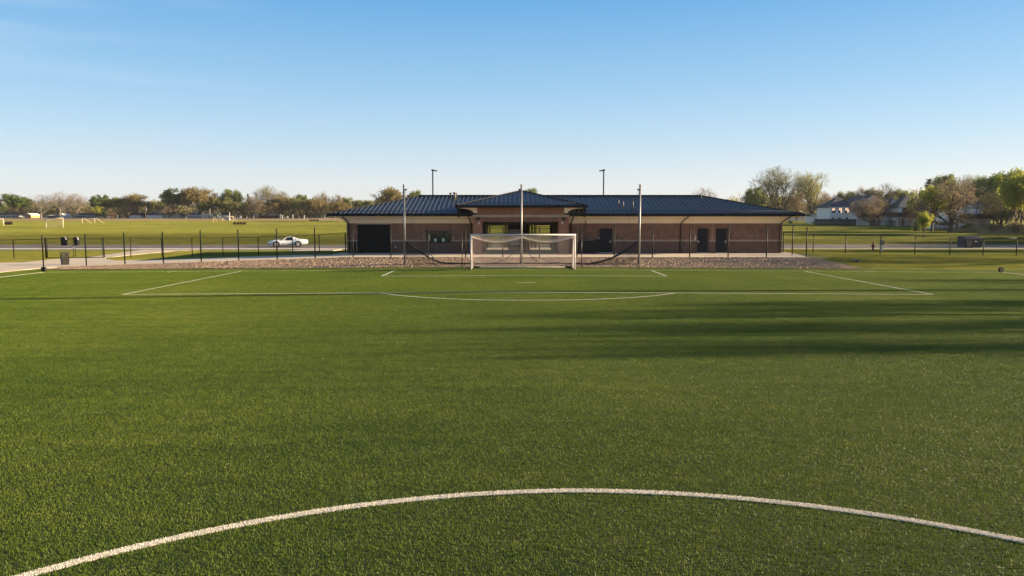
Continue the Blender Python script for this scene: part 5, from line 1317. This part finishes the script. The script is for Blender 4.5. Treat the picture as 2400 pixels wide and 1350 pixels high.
# distant woods: one mass
def woods():
    rg = hash_rng(99); tw = MB(); 
    for i in range(760):
        if rg.random() < .72: px = rg.uniform(-60, 960); Y = rg.uniform(385, 440); top = rg.gauss(474, 4)-(3 if px < 260 else 0)
        else: px = rg.uniform(1700, 2480); Y = rg.uniform(285, 330); top = rg.gauss(462, 6) if px < 2120 else rg.gauss(446, 7)
        x = PX(px, Y, 5); zb = G(x, Y); zt = P(px, top, Y).z; w = rg.uniform(2.2, 4.2); mi = rg.choice([0, 0, 1, 1, 2])
        tw.tube([(x, Y, zb), (x, Y, lerp(zb, zt, .6))], [.22, .1], 4, mi=3, cap=False)
        for _ in range(150):
            d = Vector((rg.gauss(0, 1), rg.gauss(0, 1), rg.gauss(0, 1))).normalized()*rg.uniform(.3, 1); h = (zt-zb)
            c = Vector((x+d.x*w, Y+d.y*w, lerp(zb, zt, .46)+d.z*h*.54)); u = Vector((rg.gauss(0, 1), rg.gauss(0, 1), rg.gauss(0, 1.6))).normalized(); v = u.cross(Vector((rg.gauss(0, 1), rg.gauss(0, 1), 0))).normalized(); s = rg.uniform(.35, .75)
            if c.z < zb+.2: continue
            tw.add([c-u*s, c-v*s*.3, c+u*s, c+v*s*.3], [(0, 1, 2, 3)], mi)
    o = tw.build('distant_woods', [Lt, Lo, Lb, M_bark], fix=False); tag(o, 'hazy brown spring woods behind the far houses on both sides', 'woods', kind='stuff')
woods()
# dry weeds
def weeds():
    rg = hash_rng(12); q = MB()
    for _ in range(3800):
        px = rg.uniform(2235, 2470); py = rg.gauss(547, 2.5) if px > 2290 else rg.gauss(543, 1.5); g_ = None
        Y = 8002/((py-511.3)+20.2); x = PX(px, Y, 1); z = G(x, Y); h = rg.uniform(.5, 1.5)*(.6+.5*math.sin(px*.05)**2); a = rg.uniform(-.4, .4); w = rg.uniform(.015, .05)
        q.add([(x-w, Y, z), (x+w, Y, z), (x+a, Y+rg.uniform(-.2, .2), z+h)], [(0, 1, 2)])
    o = q.build('dry_weeds', mat('straw', (.30, .23, .12), .9, var=.3, vscale=1), fix=False); tag(o, 'tall dry straw-coloured weeds before the right-hand houses', 'weeds', kind='stuff')
weeds()

# ------------------------------------------------------------------ houses
M_side = mat('siding_white', (.78, .76, .73), .7, var=.05); M_sidec = mat('siding_cream', (.55, .47, .36), .7, var=.08); M_sideg = mat('siding_grey', (.26, .27, .29), .7, var=.08)
M_shing = mat('shingle_blue_grey', (.060, .068, .085), .9, var=.2, vscale=2); M_shingd = mat('shingle_dark', (.030, .027, .025), .9, var=.2); M_tanw = mat('wall_orange', (.50, .27, .12), .8); M_pane = mat('dark_pane', (.02, .025, .03), .12)
M_curt = mat('blind_glow', (.75, .55, .40), .8, emit=(1, .62, .38), emst=.35)  # blinds given a faint glow of their own so they show bright in shade
M_deck = mat('deck_brown', (.055, .030, .024), .8); M_plank = mat('plank_dark', (.020, .020, .018), .95, var=.3)
def house(px0, px1, pyb, pye, pyr, lab, wm, rm, Y=None, depth=8, hip=0, gable='x', wins=(), over=.4, name='house', chim=False, porch=False, door=None):
    """gable='x': ridge runs along X (roof slope faces the camera); 'y': gable end faces the camera"""
    if Y is None: Y = ground_at((px0+px1)/2, pyb).y
    x0, x1 = PX(px0, Y, 3), PX(px1, Y, 3); zb = min(G(x0, Y), G(x1, Y)); xc = (x0+x1)/2; w = (x1-x0)/2
    ze = P(0, pye, Y).z-zb; zr = P(0, pyr, Y+(depth/2 if gable == 'x' else 0)).z-zb
    t_ = thing(name, lab, 'house', (xc, Y, zb))
    q = MB(); q.box(-w, w, 0, depth, -.3, ze)
    if gable == 'x' and not hip:
        for sx in (-w, w-.15): q.prism([(0, ze), (depth, ze), (depth/2, zr-.1)], 'x', sx, sx+.15)
    if gable == 'y': q.prism([(-w, ze), (w, ze), (0, zr-.1)], 'y', 0, depth)
    q.build('wall', wm, t_)
    q = MB(); o = over; th = .18
    if gable == 'x':
        h = hip if hip else 0; sl_ = (zr-ze)/(depth/2); z_ = ze-o*sl_
        a = [(-w-o, -o, z_), (w+o, -o, z_), (w+o, depth+o, z_), (-w-o, depth+o, z_), (-w-o+h, depth/2, zr), (w+o-h, depth/2, zr)]
        vs = a+[(x, y, z+th) for x, y, z in a]
        q.add(vs, [(6, 7, 11, 10), (7, 8, 11), (8, 9, 10, 11), (9, 6, 10), (0, 4, 5, 1), (1, 5, 2), (2, 5, 4, 3), (3, 4, 0), (0, 1, 7, 6), (1, 2, 8, 7), (2, 3, 9, 8), (3, 0, 6, 9)])
    else:
        sl_ = (zr-ze)/w; z_ = ze-o*sl_
        for s in (-1, 1):
            q.add([(s*(w+o), -o, z_), (0, -o, zr), (0, depth+o, zr), (s*(w+o), depth+o, z_)]+[(s*(w+o), -o, z_+th), (0, -o, zr+th), (0, depth+o, zr+th), (s*(w+o), depth+o, z_+th)], [(0, 1, 2, 3), (7, 6, 5, 4), (0, 4, 5, 1), (2, 6, 7, 3), (3, 7, 4, 0), (1, 5, 6, 2)])
    rf_ = q.build('roof', rm, t_)
    if gable == 'y':
        q = MB()
        for s in (-1, 1): q.bar((s*(w+o), -o-.02, z_+.02), (0, -o-.02, zr+.02), .08, .3)
        q.build('bargeboard', M_whitepl, rf_)
    else:
        q = MB(); q.box(-w-o, w+o, -o-.08, -o, z_-.02, z_+.16); q.build('gutter', M_whitepl, rf_)
    if chim: q = MB(); q.box(-w*.2, -w*.2+.6, depth/2-.3, depth/2+.3, zr-.3, zr+.9); q.build('chimney', M_brickd, rf_)
    for (wx0, wx1, wy0, wy1, kind) in wins:
        a, b = PX(wx0, Y, 3)-xc, PX(wx1, Y, 3)-xc; c, d = P(0, wy1, Y).z-zb, P(0, wy0, Y).z-zb
        q = MB(); f_ = min(.07, (b-a)*.12); q.box(a-f_, b+f_, -.05, -.001, c-f_, c); q.box(a-f_, b+f_, -.05, -.001, d, d+f_); q.box(a-f_, a, -.05, -.001, c, d); q.box(b, b+f_, -.05, -.001, c, d)
        if kind != 'door': q.box((a+b)/2-.03, (a+b)/2+.03, -.05, -.001, c, d)
        wd_ = q.build('door' if kind == 'door' else 'window', M_whitepl, t_)
        q = MB(); q.box(a, b, -.03, -.002, c, d); q.build('pane', M_pane, wd_)
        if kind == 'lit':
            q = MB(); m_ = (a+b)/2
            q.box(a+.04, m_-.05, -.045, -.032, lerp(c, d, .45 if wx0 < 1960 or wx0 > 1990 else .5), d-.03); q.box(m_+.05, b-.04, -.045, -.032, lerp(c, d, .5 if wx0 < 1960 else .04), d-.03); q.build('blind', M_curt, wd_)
    return t_, x0, x1, Y, zb, ze, zr
# right: white two-storey rows
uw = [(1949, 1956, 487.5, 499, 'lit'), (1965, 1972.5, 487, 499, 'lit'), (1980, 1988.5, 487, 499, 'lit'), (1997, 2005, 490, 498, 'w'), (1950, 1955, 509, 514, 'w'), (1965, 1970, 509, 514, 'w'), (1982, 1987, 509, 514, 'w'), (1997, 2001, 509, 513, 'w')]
hA, *_ = house(1944, 2009, 529, 484.5, 462.5, 'white two-storey house with navy roof and faintly glowing warm blinds upstairs', M_side, M_shing, depth=9, hip=4.2, wins=uw)
hB, bx0, bx1, bY, bz, be, br_ = house(2009, 2076, 530, 486, 458.5, 'white gabled house wing with brown balcony behind the brown spreading tree', M_side, M_shing, Y=None, depth=12, gable='y', wins=[(2043, 2050, 508, 527, 'door'), (2052, 2057, 509, 515, 'w')])
q = MB(); w = (bx1-bx0)/2
q.box(-w+.3, w*.7, -1.8, -.01, 2.6, 2.8)
q.box(-w+.3, w*.7, -1.8, -1.72, 2.8, 3.8)
q.build('balcony', M_deck, hB)
q = MB(); q.box(-w+.35, -w+.5, -1.78, -1.62, 0, 2.6); q.box(w*.6, w*.68, -1.78, -1.62, 0, 2.6); q.build('porch_post', M_whitepl, hB)
hC, *_ = house(2076, 2104, 530, 497, 466, 'pale cream gable-ended house wing between the two navy roofs', M_side, M_shing, depth=10, gable='y')
hD, dx0, dx1, *_ = house(2105, 2200, 531, 484, 461.5, 'second white house with navy roof behind the red-leaved tree', M_side, M_shing, depth=9, hip=4.5, wins=[(2113, 2126, 486, 498, 'w'), (2106, 2110, 513, 528, 'door'), (2112, 2120, 512, 528, 'w'), (2140, 2150, 488, 498, 'w'), (2150, 2158, 510, 516, 'w')])
w = (dx1-dx0)/2
q = MB(); q.box(-w-2.3, -w+5.2, -2.2, -.01, 2.55, 2.8); q.box(-w-2.3, -w+5.2, -2.2, -2.12, 2.8, 3.75); q.box(-w-2.3, -w-2.2, -2.12, -.01, 2.8, 3.75); q.build('balcony', M_deck, hD)
q = MB(); q.box(-w-2.2, -w-2.05, -2.15, -2, 0, 2.55); q.box(-w+4.9, -w+5.05, -2.15, -2, 0, 2.55); q.build('porch_post', M_whitepl, hD)
hE, ex0, ex1, *_ = house(2214, 2322, 539, 482, 462, 'rightmost white house mostly hidden behind the big spreading tree', M_side, M_shing, depth=9, hip=4, wins=[(2240, 2247, 514, 538, 'door'), (2252, 2262, 514, 524, 'w'), (2294, 2299, 517, 532, 'w'), (2302, 2308, 517, 532, 'w')])
w = (ex1-ex0)/2
q = MB(); q.box(-w+2, w-.6, -2.2, -.01, 2.4, 2.65); q.box(-w+2, w-.6, -2.2, -2.12, 2.65, 3.6); q.build('balcony', M_deck, hE)
house(1838, 1893, 521.5, 507, 498, 'long low white building seen between the tree trunks beyond the pavilion', M_side, M_sidec, Y=285, depth=8, name='outbuilding')
house(1905, 1944, 524, 505.5, 501, 'low pale shed with tan roof left of the white two-storey house', M_side, M_sidec, Y=235, depth=6, name='outbuilding')
def planks(px0, px1, py, pyt, lab, gaps=0):
    a = ground_at(px0, py); b = ground_at(px1, py); b.y = a.y; t_ = thing('plank_fence', lab, 'fence', tuple(a)); L = PX(px1, a.y, 1)-a.x; h = P(px0, pyt, a.y).z-a.z; q = MB(); x = 0; rg = hash_rng(int(px0))
    pit = .18 if not gaps else .28
    while x < L: q.box(x, x+.15, 0, .03, 0, h*rg.uniform(.95, 1.03)); x += pit
    q.build('board', M_plank, t_); q = MB(); q.box(0, L, .031, .08, h*.2, h*.27); q.box(0, L, .031, .08, h*.75, h*.82); q.build('rail', M_plank, t_)
planks(1908, 2006, 530.4, 513, 'long dark plank fence before the white two-storey house'); planks(2041, 2062, 531.8000000000001, 515, 'short dark plank fence behind the brown spreading tree', 1)
planks(2075, 2100, 533.6, 516, 'dark spaced plank fence left of the second white house door', 1); planks(2112, 2138, 534.6, 516.5, 'dark plank fence under the second white house balcony', 1); planks(2188, 2222, 541.5, 517, 'black plank fence left of the forked trunk', 1)
# garden bits
p = ground_at(2197, 543); t_ = thing('garden_box', 'small pale wooden box beside the black plank fence', 'box', tuple(p)); q = MB(); q.box(-.45, .45, -.3, .3, .12, .75); q.build('body', mat('pale_wood', (.22, .19, .11), .8), t_)
q = MB(); q.box(-.5, .5, -.35, .35, .751, .8); q.build('lid', mat('pale_wood2', (.28, .25, .15), .8), t_); q = MB(); q.box(-.42, -.36, -.25, .25, 0, .119); q.box(.36, .42, -.25, .25, 0, .119); q.build('foot', M_deck, t_)
p = ground_at(1902, 524.5); t_ = thing('road_sign', 'round-topped sign on a pole beside the small dark shrub', 'sign', tuple(p)); q = MB(); q.tube([(0, 0, 0), (0, 0, 2.6)], .05, 6); q.build('pole', M_galv, t_); q = MB(); q.disc((0, -.07, 2.2), (0, 1, 0), .001, .55, .04, 8); q.build('panel', mat('sign_back', (.20, .13, .12), .6), t_)
# left: far ranch houses
for a in ((-25, 44, 510, 505, 500.5, 'long dark ranch house at the far left edge', M_sideg, M_shingd, 366, 9, 3, 'x', [(2, 8, 505.5, 508.5, 'w'), (16, 24, 505.5, 508.5, 'w'), (30, 38, 505.5, 508.5, 'w')]),
          (59, 73, 510, 504, 500.5, 'small orange gabled cottage left of the bare vase-shaped tree', M_tanw, M_whitepl, 362, 7, 0, 'y', [(63, 67, 505, 508.5, 'w')]),
          (112, 131, 510, 506.2, 504.5, 'low dark blue shed with cream roof', mat('shed_blue', (.05, .06, .11), .7), M_sidec, 364, 5, 0, 'x', []),
          (130, 141, 510, 505, 503, 'low grey lean-to beside the white gabled shed', M_sideg, M_shing, 364, 6, 0, 'x', []),
          (141, 148.5, 510.5, 504, 501, 'small bright white gabled shed behind the netted goal', mat('shed_white', (.72, .70, .66), .6), M_whitepl, 352, 6, 0, 'y', []),
          (172, 222, 510, 505.5, 500.2, 'wide grey-blue ranch house left of the lime tree', M_sideg, M_shingd, 362, 9, 2.5, 'x', [(182, 192, 506.5, 509, 'w'), (195, 200, 505.5, 509, 'w'), (209, 213, 505, 509, 'w')]),
          (303, 328, 510, 505, 499.5, 'low white house with slate roof left of the utility pole', M_side, M_shing, 356, 8, 0, 'x', [(318, 321, 505.5, 508, 'w')]),
          (343, 382, 510, 504.5, 497.5, 'white house with three dark windows right of the utility pole', M_side, M_shing, 358, 8, 1.5, 'x', [(368, 370, 503, 506, 'w'), (372, 374, 503, 506, 'w'), (375.5, 377.5, 503, 506, 'w')]),
          (388, 411, 510, 505, 499, 'white house with lit cream gable under the large green tree', M_side, M_shing, 360, 8, 0, 'x', [(393, 396, 506, 509, 'w')]), (410, 421, 510.3, 504, 500, 'cream gable end beside the large green tree', M_sidec, M_shing, 356, 6, 0, 'y', [(414, 416.5, 505, 508.5, 'w')]),
          (440, 473, 510, 504.5, 500.5, 'grey garage building under the bronze tree', M_sideg, M_shing, 354, 8, 0, 'x', [(445, 450, 505.5, 508.5, 'w')]), (452, 462, 507, 500, 493.5, 'tall white gabled house showing above the grey garage', M_side, M_shing, 375, 7, 0, 'y', [(454, 457, 496, 500.5, 'w')]),
          (473, 482, 510.5, 504, 500.5, 'small cream gabled house left of the street light pole', M_sidec, M_sidec, 352, 6, 0, 'y', []), (483, 496, 510.5, 503.5, 500, 'cream house with brown garage beside the street light pole', M_sidec, M_sidec, 352, 6, 0, 'y', [(487, 492, 506.5, 510, 'door')]),
          (596, 606, 510.5, 504.5, 502, 'small brown shed under the dark brown trees', mat('shed_brown', (.30, .18, .10), .8), M_shingd, 352, 6, 0, 'y', []),
          (614, 644, 510.5, 504, 500, 'brown open-fronted shelter with tan roof under the trees', M_deck, mat('roof_tan', (.42, .30, .20), .8), 352, 7, 2, 'x', [])):
    px0, px1, pyb, pye, pyr, lab, wm, rm, Y, dp, hip, gb, wn = a
    house(px0, px1, pyb, pye, pyr, lab, wm, rm, Y=Y, depth=dp, hip=hip, gable=gb, wins=wn, over=.3)
# orange play hut, scoreboard shelter
Y = 350; x = PX(264, Y, 4); t_ = thing('play_hut', 'small orange play hut with flat canopy left of the dark bare tree', 'hut', (x, Y, G(x, Y)))
q = MB(); q.box(-.9, .9, -.7, .7, 0, 1.4); q.build('base', M_tanw, t_); q = MB(); q.prism([(-1.9, 2.0), (1.7, 2.0), (1.2, 2.7), (-1.2, 2.6)], 'y', -1.1, 1.1); q.build('canopy', mat('canopy_orange', (.60, .30, .11), .7), t_)
q = MB(); q.box(-.6, -.4, -.5, .5, 1.4, 2.0); q.box(.4, .6, -.5, .5, 1.4, 2.0); q.build('leg', M_tanw, t_)
Y = 322; x0, x1 = PX(520, Y, 4), PX(537, Y, 4); zg = G(x0, Y); z1 = P(0, 498, Y).z-zg; t_ = thing('scoreboard', 'dark-topped scoreboard with pale panel and tall white side post', 'scoreboard', (x0, Y, zg)); L = x1-x0
q = MB(); q.box(0, L, 0, .3, z1*.72, z1); q.build('header', M_blk, t_); q = MB(); q.box(0, L*.45, .001, .28, z1*.3, z1*.72-.001); q.build('dark_panel', M_sideg, t_); q = MB(); q.box(L*.452, L, .001, .28, z1*.08, z1*.72-.001); q.build('pale_panel', mat('panel_blue_grey', (.30, .34, .38), .6), t_)
q = MB(); q.box(L, L+.3, -.02, .3, -.1, z1+.1); q.build('post', M_whitepl, t_); q = MB(); q.box(0, .2, .05, .25, -.1, z1*.3); q.build('post', M_deck, t_)
for px, pt, lab in ((657, 503, 'first'), (661, 504, 'second'), (686, 503.5, 'third'), (713, 505, 'fourth')):
    Y = 345; x = PX(px, Y, 4); zb = G(x, Y); zt = P(0, pt, Y).z-zb; t_ = thing('white_post', lab+' white post from the left under the brown trees', 'post', (x, Y, zb), group='white posts under the far trees')
    q = MB(); q.box(-.15, .15, -.15, .15, 0, zt); q.build('shaft', M_whitepl, t_); q = MB(); q.box(-.2, .2, -.2, .2, zt, zt+.1); q.build('cap', M_whitepl, t_)

# ------------------------------------------------------------------ thin spring haze
hm = bpy.data.materials.new('haze_air'); hm.use_nodes = True; hn = hm.node_tree; hn.nodes.clear()
ho = hn.nodes.new('ShaderNodeOutputMaterial'); hv = hn.nodes.new('ShaderNodeVolumePrincipled'); hv.inputs['Color'].default_value = (.93, .95, 1, 1); hv.inputs['Density'].default_value = .00009; hv.inputs['Anisotropy'].default_value = .2
hn.links.new(hv.outputs[0], ho.inputs['Volume'])
q = MB(); q.box(-3100, 3100, -200, 3100, -1.5, 45); o = q.build1('haze', hm); tag(o, 'thin pale haze over the far fields and tree lines', 'haze', kind='stuff')
